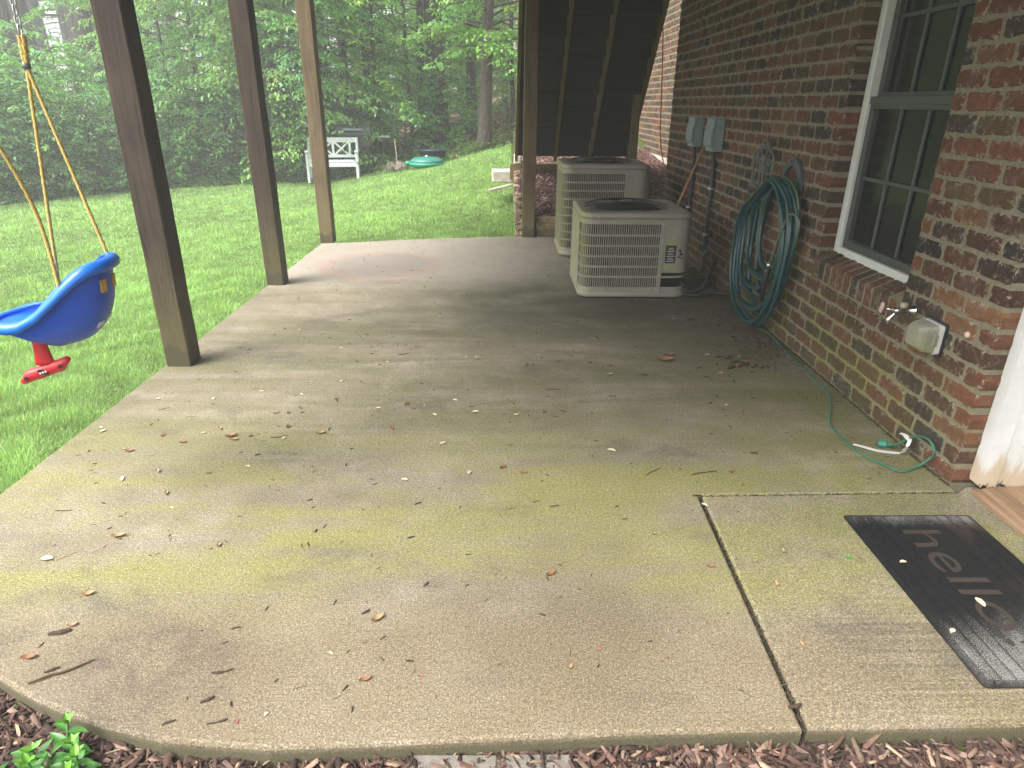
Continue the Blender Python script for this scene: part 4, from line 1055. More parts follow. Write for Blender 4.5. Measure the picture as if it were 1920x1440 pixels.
oc = thing('outlet_cover', 'clouded plastic bubble cover over an outdoor outlet, low on the wall', 'outlet cover', (1.77, 2.59, 0.52))
def yz(P, x): return np.column_stack([np.full(len(P), x), P])
q0 = rrect(2.520, 2.650, 0.458, 0.582, 0.012, 3); q1 = rrect(2.535, 2.642, 0.462, 0.574, 0.016, 3); q2 = rrect(2.555, 2.632, 0.480, 0.560, 0.014, 3)
m = MB(); m.loft([yz(rrect(2.512, 2.660, 0.450, 0.592, 0.01, 3), 1.799), yz(rrect(2.512, 2.660, 0.450, 0.592, 0.01, 3), 1.790)]); m.build('gasket', M['black'], oc)
m = MB(); m.loft([yz(q0, 1.790), yz(q0, 1.772)]); m.build('base_plate', plain('plate_grey', (0.46, 0.46, 0.44), 0.5, 0.3, 0.15), oc)
m = MB(); m.loft([yz(rrect(2.526, 2.648, 0.460, 0.580, 0.012, 3), 1.772), yz(q1, 1.735), yz(rrect(2.542, 2.638, 0.468, 0.570, 0.016, 3), 1.722), yz(q2, 1.708)]); m.build('bubble_lid', M['clear'], oc, False)
m = MB(); m.box((1.765, 2.523, 0.52), (0.02, 0.010, 0.05), 0.003); m.build('hinge', M['clear'], oc)
m = MB(); m.lathe([(0.014, 0.0), (0.012, -0.006), (0.005, -0.010)], 10, (1.799, 2.400, 0.588), 'x'); m.build('pipe_stub', M['knob'], smooth=True, label='tiny capped stub poking from the brick near the door casing', cat='pipe stub')

# extension cord on the slab, plug and tag
ec = thing('extension_cord', 'thin green extension cord trailing along the foot of the wall', 'cord', (1.6, 2.8, 0))
pts = [np.array([1.70, 4.62, .008])] + [G(u, v, .006) for u, v in ((1415, 612), (1440, 624), (1470, 655), (1497, 682), (1525, 712), (1550, 735), (1558, 765), (1556, 792), (1575, 818), (1605, 845), (1650, 868), (1690, 884))] + [np.array([1.735, 2.385, 0.012]), np.array([1.775, 2.375, 0.06]), W(1752, 845, 1.775), W(1742, 825, 1.775), W(1722, 818, 1.77), W(1703, 822, 1.755), W(1688, 831, 1.735), G(1672, 834, .02)]
m = MB(); m.tube(spline(pts, 6), 0.0055, 7); m.build('lead', M['cord'], ec, True)
pa, pb = G(1672, 834, .02), G(1646, 831, .016)
m = MB(); m.tube([pa, pa * .7 + pb * .3, pa * .6 + pb * .4, pb], [0.007, 0.010, 0.019, 0.018], 8); m.build('plug', M['plug'], ec)
m = MB(); v_ = (pb - pa) / np.linalg.norm(pb - pa); s_ = np.cross(v_, [0, 0, 1])
for k in (-1, 1): m.tube([pb + s_ * 0.007 * k, pb + s_ * 0.007 * k + v_ * 0.016], 0.0025, 5)
m.build('prong', M['steel'], ec)
def ribbon(name, pts, w, mat, parent):
    P = spline(pts, 5); Tn = np.gradient(P, axis=0); S = np.cross(Tn, [0, 0, 1.0]); S /= np.linalg.norm(S, axis=1, keepdims=True)
    w_ = w * (0.8 + 0.2 * np.sin(np.linspace(0, 5, len(P))))
    mb = MB(); mb.loft([[p - s * a + (0, 0, .0006), p + s * a + (0, 0, .0006), p + s * a - (0, 0, .0006), p - s * a - (0, 0, .0006)] for p, s, a in zip(P, S, w_)]); return mb.build(name, M[mat], parent)
ribbon('tag', [G(1600, 833, .006), G(1620, 838, .010), G(1645, 845, .008), G(1668, 848, .004), G(1690, 849, .012), W(1700, 838, 1.73), W(1706, 826, 1.75)], 0.011, 'paper', ec)
ribbon('tag', [W(1706, 826, 1.75), W(1697, 816, 1.745), W(1688, 812, 1.735)], 0.013, 'paper', ec)

# ------------------------------------------------------------------ door mat
mt = thing('door_mat', 'black ribbed rubber door mat with hello lettering, dusted white', 'door mat', (1.51, 1.66, 0))
mx0, mx1, my0, my1 = 1.262, 1.735, 1.262, 2.045
m = MB(); o = rrect(mx0, mx1, my0, my1, 0.012, 3); o2 = rrect(mx0 + 0.016, mx1 - 0.016, my0 + 0.016, my1 - 0.016, 0.01, 3)
m.loft([ringz(o, 0.0), ringz(o, 0.004), ringz(o2, 0.0085)], col=[(1, 1, 1, 0.15), (1, 1, 1, 0.15), (1, 1, 1, 0.5)]); m.build('base', M['rubber'], mt)
grooves = [0.0, 0.058, 0.098, 0.138, 0.335, 0.377, 0.417, 0.473]
for a, b_ in zip(grooves[:-1], grooves[1:]):
    if a == 0.0: a = 0.018
    if b_ == 0.473: b_ = 0.455
    m = MB(); m.box((mx0 + (a + b_) / 2, (my0 + my1) / 2, 0.0093), (b_ - a - 0.0095, my1 - my0 - 0.036, 0.0062), 0.0015, col=(1, 1, 1, 1)); m.build('rib', M['rubber'], mt)
cu = bpy.data.curves.new('hello', 'FONT'); cu.body = 'hello!'; cu.size = 0.205; cu.extrude = 0.0012; cu.align_x = 'LEFT'; cu.space_character = 1.0; cu.offset = -0.0008
tmp = bpy.data.objects.new('lettering_src', cu); COL.objects.link(tmp)
bpy.context.view_layer.update()
dg = bpy.context.evaluated_depsgraph_get(); lm = bpy.data.meshes.new_from_object(tmp.evaluated_get(dg)); bpy.data.objects.remove(tmp)
vv = np.array([v.co for v in lm.vertices]); tw_ = vv[:, 0].max() - vv[:, 0].min()
k_ = 0.545 / tw_
for v in lm.vertices:
    x_, y_ = (v.co.x - vv[:, 0].min()) * k_, v.co.y * 0.93
    v.co = (mx0 + 0.160 + y_ - 1.51, 1.940 - x_ - 1.66, 0.0122 + v.co.z)
lm.materials.clear(); lm.materials.append(M['letter']); link('lettering', lm, mt)

# ------------------------------------------------------------------ toddler swing
swg = thing('toddler_swing', 'blue plastic toddler swing seat with red T-bar on yellow ropes', 'swing', (-1.50, 2.2, 0.62))
SC = np.array([-1.525, 2.2, 0.715]); SS = 0.88; fw = np.array([-0.985, -0.17, 0]); lf = np.array([0.17, -0.985, 0])
TL = 0.0
def L(x, y, z): return SC + (fw * x + lf * y + np.array([0, 0, z])) * SS
def rim_z(x): return -0.005 + 0.215 * ss(0.10, -0.22, x) - 0.018 * ss(0.12, 0.22, x) + 0.012 * ss(0.0, 0.12, x)
na = 44; A_ = np.linspace(0, 2 * np.pi, na, endpoint=False)
def sup(c, e): return np.sign(c) * np.abs(c) ** e
px_, py_ = 0.222 * sup(np.cos(A_), 0.72), 0.150 * sup(np.sin(A_), 0.72)
def ring_at(t):       # t=0 rim, 1 bottom
    k = (1 - 0.10 * t - 0.42 * t ** 3)
    xb = px_ * k - 0.01 * t; yb = py_ * (1 - 0.06 * t - 0.5 * t ** 3)
    zb = rim_z(px_) * (1 - t) ** 1.15 + (-0.105 + 0.02 * np.abs(px_) / 0.2 + 0.045 * ss(0.05, 0.22, px_)) * t ** 0.9
    return np.array([L(x, y, z) for x, y, z in zip(xb, yb, zb)])
m = MB(); m.loft([ring_at(t) for t in np.linspace(0, 1, 12)], cap0=False); m.build('seat', M['blue'], swg, True)
m = MB(); m.loft([np.array([SC + (p - SC) * np.array([0.95, 0.95, 1]) for p in ring_at(t)]) + np.array([0, 0, 0.008]) for t in np.linspace(0, 1, 10)], cap0=False); m.build('seat_lining', M['bluelit'], swg, True)
# rolled flange
rm = [L(x * 1.02, y * 1.03, rim_z(x)) for x, y in zip(px_, py_)]
P = np.array(rm); cen = P.mean(0); out = P - cen; out[:, 2] = 0; out /= np.linalg.norm(out, axis=1, keepdims=True)
rings = []
for p, o_ in zip(P, out): rings.append([p - o_ * 0.020 + (0, 0, 0.004), p - o_ * 0.006 + (0, 0, 0.014), p + o_ * 0.012 + (0, 0, 0.010), p + o_ * 0.022 + (0, 0, -0.004), p + o_ * 0.020 + (0, 0, -0.022), p + o_ * 0.012 + (0, 0, -0.022), p + o_ * 0.008 + (0, 0, -0.002)])
rings.append(rings[0]); m = MB(); m.loft(rings, cap0=False, cap1=False); m.build('rim', M['bluelit'], swg, True)
# red T bar hanging under the front
def bar(y, z): return L(0.085 + 0.10 * 0, y, z)
m = MB(); rings = []
for t in np.linspace(0, 1, 9):
    c = np.array([0.075, 0.03, -0.06 - 0.125 * t]); w = 0.025 - 0.004 * math.sin(t * math.pi) + 0.012 * t; d = 0.018
    rings.append([L(c[0] + w * math.cos(a), c[1] + d * math.sin(a), c[2]) for a in np.linspace(0, 2 * np.pi, 14, endpoint=False)])
m.loft(rings)
rings = []
for t in np.linspace(-1, 1, 23):
    hh = (0.027 + 0.006 * abs(t) ** 2) * math.sqrt(max(0.12, 1 - (max(0, abs(t) - 0.72) / 0.30) ** 2)); dd = 0.021 * math.sqrt(max(0.12, 1 - (max(0, abs(t) - 0.72) / 0.30) ** 2))
    hh *= 1.0 + 0.16 * math.exp(-(t / 0.3) ** 2)
    cx_ = 0.080 - 0.092 * t; cz_ = -0.215 + 0.048 * t * -1.0 * -1 * (1 if True else 0)
    cz_ = -0.212 - 0.030 * (-t)
    rings.append([L(cx_ - 0.010 * math.sin(a), 0.03 + dd * math.cos(a), cz_ + hh * math.sin(a)) for a in np.linspace(0, 2 * np.pi, 14, endpoint=False)])
m.loft(rings); tb_ = m.build('t_bar', M['red'], swg, True)
m = MB(); pb_ = [L(0.080 - 0.02 * math.cos(a) , 0.0505 , -0.212 + 0.010 * math.sin(a) - 0.006 * math.cos(a)) for a in np.linspace(0, 2 * np.pi, 16, endpoint=False)]
m.loft([np.array(pb_), np.array(pb_) + lf * 0.003]); m.build('badge', M['black'], tb_)
m = MB()
for k in (-1, 0, 1): m.box(L(0.080 + k * 0.010, 0.0545, -0.212 + k * -0.003), (0.006, 0.002, 0.006))
m.build('badge_print', M['paper'], tb_)
m = MB()
for tx in (-0.72, 0.72): m.lathe([(0.008, 0.0), (0.008, -0.004)], 6, L(0.080 - 0.092 * tx, 0.0515, -0.214 + 0.03 * tx), 'y')
m.build('bolt_hole', M['black'], tb_)
def on_shell(t, k): R0 = ring_at(t); return R0[k], np.array([R0[(k + 1) % na] - R0[(k - 1) % na]])[0]
def patch(name, t0, t1, k, wdt, mat, lift=0.003):
    a, ta = on_shell(t0, k); b_, tb = on_shell(t1, k); ta = ta / np.linalg.norm(ta); tb = tb / np.linalg.norm(tb)
    nn = np.cross(b_ - a, ta); nn /= np.linalg.norm(nn); nn *= np.sign(nn @ (a - SC))
    mb = MB(); mb.loft([[a - ta * wdt + nn * lift, a + ta * wdt + nn * lift, a + ta * wdt - nn * lift, a - ta * wdt - nn * lift], [b_ - tb * wdt + nn * lift, b_ + tb * wdt + nn * lift, b_ + tb * wdt - nn * lift, b_ - tb * wdt - nn * lift]]); return mb.build(name, M[mat], swg)
kb1 = int(np.argmin((px_ + 0.222) ** 2 + (py_ - 0.07) ** 2)); kb2 = int(np.argmin((px_ + 0.222) ** 2 + (py_ + 0.045) ** 2))
patch('strap', 0.18, 0.33, kb1, 0.013, 'strap', 0.004); patch('strap', 0.18, 0.33, kb2, 0.013, 'strap', 0.004)
patch('label_sticker', 0.74, 0.81, kb1, 0.014, 'paper', 0.002); patch('label_sticker', 0.70, 0.76, kb2, 0.014, 'paper', 0.002)


def rope(pts, r, parent, turns=55):
    P = spline(pts, 14) if len(pts) > 2 else np.linspace(pts[0], pts[1], 60)
    d = np.concatenate([[0], np.cumsum(np.linalg.norm(np.diff(P, axis=0), axis=1))]); n_ = max(30, int(d[-1] / 0.006)); s = np.linspace(0, d[-1], n_)
    P = np.stack([np.interp(s, d, P[:, i]) for i in range(3)], 1)
    Tn = np.gradient(P, axis=0); Tn /= np.linalg.norm(Tn, axis=1, keepdims=True); N = np.cross(Tn, [0.3, 1, 0.1]); N /= np.linalg.norm(N, axis=1, keepdims=True); B = np.cross(Tn, N)
    mb = MB(); n = 9; V = []; C = []
    for i in range(n_):
        for k in range(n):
            a = 2 * np.pi * k / n; ph = 3 * (a + s[i] / 0.030 * 2 * np.pi / 3); rr = r * (1 + 0.17 * math.cos(ph)); V.append(P[i] + rr * (math.cos(a) * N[i] + math.sin(a) * B[i])); C.append((1, 1, 1, max(0, -math.cos(ph))))
    Fc = [(i * n + k, i * n + (k + 1) % n, (i + 1) * n + (k + 1) % n, (i + 1) * n + k) for i in range(n_ - 1) for k in range(n)]
    mb.add(V, Fc, np.array(C)); return mb.build('rope', M['rope'], parent, True)
kf = D(50, 125, 2.40); rf = D(40, 66, 2.40)
def att(x, y): return L(x, y, rim_z(x) + 0.010)
rope([kf, att(-0.185, -0.115)], 0.0056, swg); rope([kf, att(0.04, -0.150)], 0.0056, swg)
kn = np.array([-1.56, 2.05, kf[2]]); rn = np.array([-1.56, 2.05, rf[2]])
rope([kn, D(0, 278, 2.07), D(70, 405, 2.10), att(-0.10, 0.148)], 0.0056, swg); rope([kn, att(0.17, 0.135)], 0.0056, swg)
for kk, ring_ in ((kf, rf), (kn, rn)):
    rope([ring_ + (0.006, 0, 0), kk + (0.003, 0, 0.0)], 0.0075, swg); rope([ring_ - (0.006, 0, 0), kk - (0.003, 0, 0.0)], 0.0075, swg)
    m = MB(); m.tube([kk + (0, 0, 0.012), kk - (0, 0, 0.006)], 0.0125, 10); m.build('rope_clamp', M['fan'], swg, True)
    z = ring_[2]; k = 0
    while z < 2.72:
        a = np.linspace(0, 2 * np.pi, 14, endpoint=False); c0, s0 = 0.008 * np.cos(a), 0.017 * np.sin(a)
        ln = np.stack([ring_[0] + (c0 if k % 2 else 0 * a), ring_[1] + (0 * a if k % 2 else c0), z + 0.015 + s0], 1)
        m = MB(); m.tube(ln, 0.0026, 6, True); m.build('chain_link', M['steel'], swg, True); z += 0.027; k += 1
    m = MB(); m.tube([(ring_[0], ring_[1], 2.70), (ring_[0], ring_[1], 2.83)], 0.005, 8); m.build('eye_bolt', M['steel'], swg, True)

# ------------------------------------------------------------------ bench, grill and toys at the edge of the lawn
bz = float(T(-3.45, 14.1))
bn = thing('garden_bench', 'white wooden garden bench with crossed back slats at the wood edge', 'bench', (-3.45, 14.25, bz), 0.16); bn.scale = (0.93, 0.93, 0.93)
def part(o, name, mat, *boxes):
    mb = MB()
    for bxx in boxes: mb.box(*bxx)
    return mb.build(name, M[mat], o, local=True)
bw = 0.52
for s in (-1, 1):
    part(bn, 'leg', 'bench', ((s * bw, -0.26, 0.315), (0.055, 0.055, 0.63), 0.006)); part(bn, 'leg', 'bench', ((s * bw, 0.27, 0.45), (0.055, 0.055, 0.92), 0.006, rotx(-0.10)))
    part(bn, 'arm', 'bench', ((s * bw, -0.01, 0.645), (0.075, 0.62, 0.035), 0.008))
    part(bn, 'side_rail', 'bench', ((s * bw, 0.0, 0.37), (0.03, 0.5, 0.07), 0.004))
part(bn, 'front_rail', 'bench', ((0, -0.26, 0.375), (2 * bw - 0.06, 0.03, 0.085), 0.004))
for k in range(5): part(bn, 'seat_slat', 'bench', ((0, -0.235 + k * 0.11, 0.435), (2 * bw - 0.03, 0.085, 0.022), 0.004))
part(bn, 'top_rail', 'bench', ((0, 0.313, 0.855), (2 * bw - 0.05, 0.032, 0.10), 0.006)); part(bn, 'lower_rail', 'bench', ((0, 0.275, 0.52), (2 * bw - 0.05, 0.03, 0.06), 0.004))
for x in (-0.36, 0.0, 0.36): part(bn, 'back_slat', 'bench', ((x, 0.294, 0.68), (0.05, 0.022, 0.28), 0.003, rotx(-0.10)))
for x0_ in (-0.18, 0.18):
    for s in (-1, 1): part(bn, 'cross_slat', 'bench', ((x0_, 0.294 + 0.004 * s, 0.68), (0.038, 0.018, 0.40), 0.003, rotx(-0.10) @ roty(s * 0.85)))
gz_ = float(T(-3.3, 15.1))
gr = thing('grill', 'dark barbecue grill with side shelf standing behind the white bench', 'grill', (-3.12, 14.95, gz_), 0.1)
m = MB(); rings = [[(x, 0.26 * math.cos(a), 0.80 + 0.24 * math.sin(a)) for a in np.linspace(-0.2, math.pi + 0.2, 12)] for x in (-0.36, 0.36)]; m.loft(rings); m.build('lid', M['grill'], gr, local=True)
part(gr, 'firebox', 'grill', ((0, 0, 0.68), (0.72, 0.5, 0.2), 0.02)); part(gr, 'side_shelf', 'grillgrey', ((0.56, 0, 0.78), (0.38, 0.42, 0.04), 0.008)); part(gr, 'lid_handle', 'grillgrey', ((0, -0.30, 0.93), (0.4, 0.03, 0.04), 0.008))
for x in (-0.32, 0.32):
    for y in (-0.2, 0.2): part(gr, 'leg', 'grill', ((x, y, 0.30), (0.04, 0.04, 0.6), 0.004))
tb_z = float(T(-1.5, 13.85))
sb = thing('sandbox', 'round green plastic sandbox with domed lid at the lawn edge', 'sandbox', (-1.50, 13.85, tb_z + 0.02)); sb.scale = (0.9, 0.9, 0.95)
def oval(rx, ry, z, n=28, w=0.0): return np.array([(rx * (1 + w * math.cos(5 * a)) * math.cos(a), ry * (1 + w * math.cos(5 * a)) * math.sin(a), z) for a in np.linspace(0, 2 * np.pi, n, endpoint=False)])
m = MB(); m.loft([oval(0.33, 0.30, 0), oval(0.39, 0.35, 0.05, w=0.02), oval(0.395, 0.36, 0.09, w=0.02), oval(0.36, 0.33, 0.095)]); m.build('tub', M['green'], sb, True, True)
m = MB(); m.loft([oval(0.37, 0.34, 0.097), oval(0.36, 0.33, 0.13), oval(0.28, 0.25, 0.185), oval(0.12, 0.11, 0.205)]); m.build('lid', M['greenlid'], sb, True, True)
m = MB(); m.loft([oval(0.05, 0.05, 0.0) + (-0.40, -0.05, 0.05), oval(0.075, 0.06, 0.0) + (-0.41, -0.06, 0.08), oval(0.04, 0.04, 0.0) + (-0.41, -0.06, 0.12)]); m.build('front_knob', M['green'], sb, True, True)
m = MB(); m.box((0.0, -0.02, 0.215), (0.06, 0.05, 0.04), 0.01); m.build('lid_knob', M['pale'], sb, local=True)
bin_z = float(T(-1.5, 14.6))
bn2 = thing('plastic_bin', 'low dark blue plastic bin behind the green sandbox', 'bin', (-1.45, 14.55, bin_z))
m = MB(); m.loft([oval(0.24, 0.2, 0, 20), oval(0.29, 0.24, 0.24, 20), oval(0.31, 0.26, 0.245, 20), oval(0.31, 0.26, 0.275, 20), oval(0.27, 0.22, 0.27, 20), oval(0.25, 0.2, 0.2, 20)]); m.build('tub', plain('bin_blue', (0.012, 0.03, 0.05), 0.4, 0.4, 0.2), bn2, True, True)
part(bn2, 'handle', 'black', ((0.30, 0, 0.25), (0.05, 0.1, 0.03), 0.006))


def rock(c, s, col, label, group=None):
    import itertools
    n1, n2 = 9, 6; V = []; 
    ph = rng.uniform(0, 6, 3)
    rings = []
    for i in range(n2):
        e = -math.pi / 2 + math.pi * (i + 0.5) / n2; rings.append([np.array(c) + np.array(s) * (1 + 0.16 * math.sin(3 * a + ph[0] + 2 * e) + rng.normal(0, 0.05)) * np.array([math.cos(e) * math.cos(a), math.cos(e) * math.sin(a), math.sin(e)]) for a in np.linspace(0, 2 * np.pi, n1, endpoint=False)])
    mb = MB(); mb.loft(rings, col=(*col, 0)); mb.build('rock', M['stone'], label=label, cat='rock', group=group)
for (u, v, y, s, lab) in ((733, 300, 14.3, 0.13, 'brown rock left of the tall stick at the wood edge'), (748, 300, 14.4, 0.12, 'pale upright rock beside the tall stick'), (728, 313, 14.2, 0.11, 'low mossy rock among weeds in front of the stick'), (752, 316, 14.1, 0.13, 'reddish rock between the stick and the green sandbox')):
    p = D(u, v, y); z = float(T(p[0], p[1])); rock((p[0], p[1], z + s * 0.55), (s, s * 0.8, s * 0.85), np.array((0.17, 0.145, 0.115)) * rng.uniform(0.8, 1.2), lab, 'rocks at the wood edge')
p = D(744, 318, 14.3); z = float(T(p[0], p[1])); m = MB(); m.tube([(p[0], p[1], z), (p[0] + 0.01, p[1], z + 0.3), (p[0] - 0.01, p[1], z + 0.62)], 0.012, 6); m.build('garden_stake', M['pale'], label='thin pale stake standing upright among the rocks', cat='stake')

# ------------------------------------------------------------------ lawn grass
def grass(n, maxd=17):
    d = np.exp(rng.uniform(math.log(2.3), math.log(maxd), n)); az = np.where(rng.uniform(0, 1, n) < 0.84, rng.uniform(math.radians(-43), math.radians(4), n), rng.uniform(math.radians(-85), math.radians(-43), n))
    # density ~ 1/d^2 : blades grow wider with distance
    P = np.stack([d * np.sin(az), d * np.cos(az)], 1)
    ok = (P[:, 1] < edge_y(P[:, 0]) + 0.15 + rng.normal(0, 0.12, n)) & ((P[:, 0] < -1.935) | (P[:, 1] > np.interp(P[:, 0], [-1.93, -0.84, 0.3], [7.12, 7.42, 7.63]))) & (P[:, 0] < 0.165) & ((P[:, 1] > 1.9) | (P[:, 0] < -2.15))
    P, d = P[ok], d[ok]; return P, d
P, d = grass(1780000)
n = len(P); z = T(P[:, 0], P[:, 1])
pat = np.sin(P[:, 0] * 1.9 + np.sin(P[:, 1] * 1.3) * 1.5) * np.sin(P[:, 1] * 1.7 + P[:, 0] * 0.6)
clump = np.sin(P[:, 0] * 9.1 + 2 * np.sin(P[:, 1] * 5.3)) * np.sin(P[:, 1] * 8.3 + 1.7 * np.sin(P[:, 0] * 6.1))
hgt = (0.035 + 0.008 * pat + 0.014 * np.clip(clump, -0.6, 1)) * rng.uniform(0.55, 1.5, n); w = np.maximum(0.0018, 0.00050 * d) * rng.uniform(0.7, 1.3, n)
th = rng.uniform(0, 2 * np.pi, n); ln = np.abs(rng.normal(0.55, 0.35, n))
lean = np.stack([np.cos(th), np.sin(th)], 1) * (hgt * ln)[:, None]; sd = np.stack([-np.sin(th), np.cos(th)], 1) * w[:, None]
b0 = np.column_stack([P, z - 0.005])
V = np.stack([b0 + np.column_stack([sd, np.zeros(n)]), b0 - np.column_stack([sd, np.zeros(n)]), b0 + np.column_stack([lean, hgt * (1 - 0.18 * ln)])], 1)
f = np.array([(0, 1, 2)])
print('GRASS', n)
gp = np.array([(0.22, 0.39, 0.10), (0.28, 0.45, 0.13), (0.34, 0.49, 0.17), (0.19, 0.36, 0.15), (0.40, 0.45, 0.23)])
c = gp[rng.choice(5, n, p=[0.32, 0.30, 0.2, 0.12, 0.06])] * (1 + 0.10 * pat + 0.14 * clump)[:, None] * rng.uniform(0.55, 1.4, (n, 1))
dead = rng.uniform(0, 1, n) < 0.035; c[dead] = np.array((0.34, 0.30, 0.16)) * rng.uniform(0.6, 1.1, (dead.sum(), 1))
C = np.ones((n, 3, 4)); C[..., :3] = c[:, None]
tri_mesh('lawn', V.reshape(-1, 3), (f[None] + (np.arange(n) * 3)[:, None, None]).reshape(-1, 3), C.reshape(-1, 4), M['grassm'], kind='stuff', label='bright green mown lawn between the patio and the wood', cat='grass')

# ------------------------------------------------------------------ woodland
def leaves(B, Dr, Nn, Ln, Wd, col):
    # folded lance-shaped leaves; B base, Dr direction, Nn up-ish normal
    n = len(B); Dr = Dr / np.linalg.norm(Dr, axis=1, keepdims=True); S = np.cross(Dr, Nn); S /= np.maximum(np.linalg.norm(S, axis=1, keepdims=True), 1e-6); U = np.cross(S, Dr)
    mid = B + Dr * (Ln * 0.45)[:, None]; tip = B + Dr * Ln[:, None] - U * (Ln * 0.12)[:, None]; up = U * (Wd * 0.25)[:, None]
    V = np.stack([B, mid + S * Wd[:, None] + up, tip, mid - S * Wd[:, None] + up], 1)
    Tt = (np.array([(0, 1, 2), (0, 2, 3)])[None] + (np.arange(n) * 4)[:, None, None]).reshape(-1, 3)
    C = np.ones((n, 4, 4)); C[..., :3] = col[:, None]; return V.reshape(-1, 3), Tt, C.reshape(-1, 4)


def tree_geo(seed, H, r, z0, z1, R, nl, leaf, dens, droop=0.35, lean=(0, 0), hue=(0.085, 0.20, 0.028), prof='round', twig=0.55, top_thin=4.2):
    g = np.random.default_rng(seed); tr_ = MB()
    hs = np.linspace(0, H, 12); wob = np.cumsum(g.normal(0, 0.012 * H / 6, (12, 2)), 0); wob -= wob[0]
    path = np.column_stack([wob + np.outer(hs / H, lean), hs]); path[0, 2] = -0.25
    rad = r * (1 - 0.78 * (hs / H)) ; rad[0] *= 1.4; rad[1] *= 1.04
    tr_.tube(spline(path, 4), np.interp(np.linspace(0, 11, 45), np.arange(12), rad), 9)
    Bs, Ds, Ls, Ws, Cs = [], [], [], [], []
    az = g.uniform(0, 6.28)
    for i in range(nl):
        s = (i + g.uniform(0, 1)) / nl; zl = z0 + (z1 - z0) * s; az += 2.39996 + g.normal(0, 0.35)
        k = {'round': math.sin(math.pi * (0.16 + 0.8 * s)) ** 0.6, 'flat': 1.0 - 0.25 * s, 'cone': 1.05 - 0.85 * s}[prof]
        Lb = R * k * g.uniform(0.65, 1.15); st = np.array([np.interp(zl, hs, path[:, 0]), np.interp(zl, hs, path[:, 1]), zl])
        dh = np.array([math.cos(az), math.sin(az), 0]); rise = g.uniform(0.15, 0.5)
        ts = np.linspace(0, 1, 8); lp = st + dh * (ts * Lb)[:, None] + np.array([0, 0, 1.0]) * ((rise * ts - (rise + droop * 0.45) * ts ** 2) * Lb)[:, None] + np.cumsum(g.normal(0, 0.02 * Lb, (8, 3)), 0) * ts[:, None]
        rl = max(0.006, r * 0.30 * (Lb / R) * (1 - 0.6 * s)); tr_.tube(lp, rl * (1 - 0.85 * ts) + 0.0015, 5, caps=False)
        nt = max(3, int(Lb / 0.13 * dens)); tt = g.uniform(0.18, 1.0, nt) ** 0.75
        lc = np.array(hue) * g.uniform(0.72, 1.35) * np.array([g.uniform(0.85, 1.3), 1.0, g.uniform(0.7, 1.3)])
        fall = 1.0 if zl < top_thin else 0.22
        for t_ in tt:
            b = np.array([np.interp(t_, ts, lp[:, q_]) for q_ in range(3)]); sg = g.choice([-1, 1]); an = az + sg * g.uniform(0.35, 1.3)
            lt = twig * (0.35 + 0.75 * (1 - t_)) * g.uniform(0.6, 1.3); td = np.array([math.cos(an), math.sin(an), g.uniform(-0.25, 0.15)])
            nq = max(3, int(lt / (leaf * 0.42) * fall)); q_ = np.linspace(0.1, 1.05, nq)
            bb = b + td * (q_ * lt)[:, None] + np.array([0, 0, -1.0]) * (droop * 0.35 * lt * q_ ** 2)[:, None] + g.normal(0, 0.012, (nq, 3))
            side = np.array([-td[1], td[0], 0]) * np.where(np.arange(nq) % 2 == 0, 1, -1)[:, None]
            dr = td * 0.55 + side * 0.75 + np.array([0, 0, -1.0]) * (droop * g.uniform(0.5, 1.6, nq))[:, None] + g.normal(0, 0.2, (nq, 3))
            Bs.append(bb); Ds.append(dr); Ls.append(leaf * g.uniform(0.65, 1.25, nq)); Ws.append(leaf * g.uniform(0.18, 0.28, nq)); Cs.append(lc * g.uniform(0.75, 1.3, (nq, 1)))
    B, Dr, Ln, Wd, C = map(np.concatenate, (Bs, Ds, Ls, Ws, Cs))
    nn = np.array([0, 0, 1.0]) + g.normal(0, 0.35, (len(B), 3))
    return tr_, leaves(B, Dr, nn, Ln, Wd, C)


PROTO = {}
def tree_proto(key, bark='bark', **k):
    tr_, (V, Tt, C) = tree_geo(**k)
    me1 = bpy.data.meshes.new('trunk'); me1.from_pydata(np.concatenate(tr_.v).tolist(), [], tr_.f); me1.materials.append(M[bark]); me1.polygons.foreach_set('use_smooth', np.ones(len(me1.polygons), bool)); me1.update()
    me2 = bpy.data.meshes.new('crown'); nn, tt = len(V), len(Tt)
    me2.vertices.add(nn); me2.loops.add(tt * 3); me2.polygons.add(tt)
    me2.vertices.foreach_set('co', V.astype(np.float32).ravel()); me2.loops.foreach_set('vertex_index', Tt.astype(np.int32).ravel())
    me2.polygons.foreach_set('loop_start', np.arange(0, tt * 3, 3, dtype=np.int32)); me2.polygons.foreach_set('loop_total', np.full(tt, 3, np.int32))
    ca = me2.color_attributes.new('Col', 'FLOAT_COLOR', 'POINT'); ca.data.foreach_set('color', C.astype(np.float32).ravel()); me2.materials.append(M['leaf']); me2.update(calc_edges=True)
    PROTO[key] = (me1, me2)
def plant_tree(key, name, x, y, rz, sc, label, group=None, cat='tree'):
    t = thing(name, label, cat, (x, y, float(T(x, y)) - 0.02), rz, group); t.scale = (sc, sc, sc)
    link('trunk' if cat == 'tree' else 'stem', PROTO[key][0], t); link('crown' if cat == 'tree' else 'foliage', PROTO[key][1], t); return t


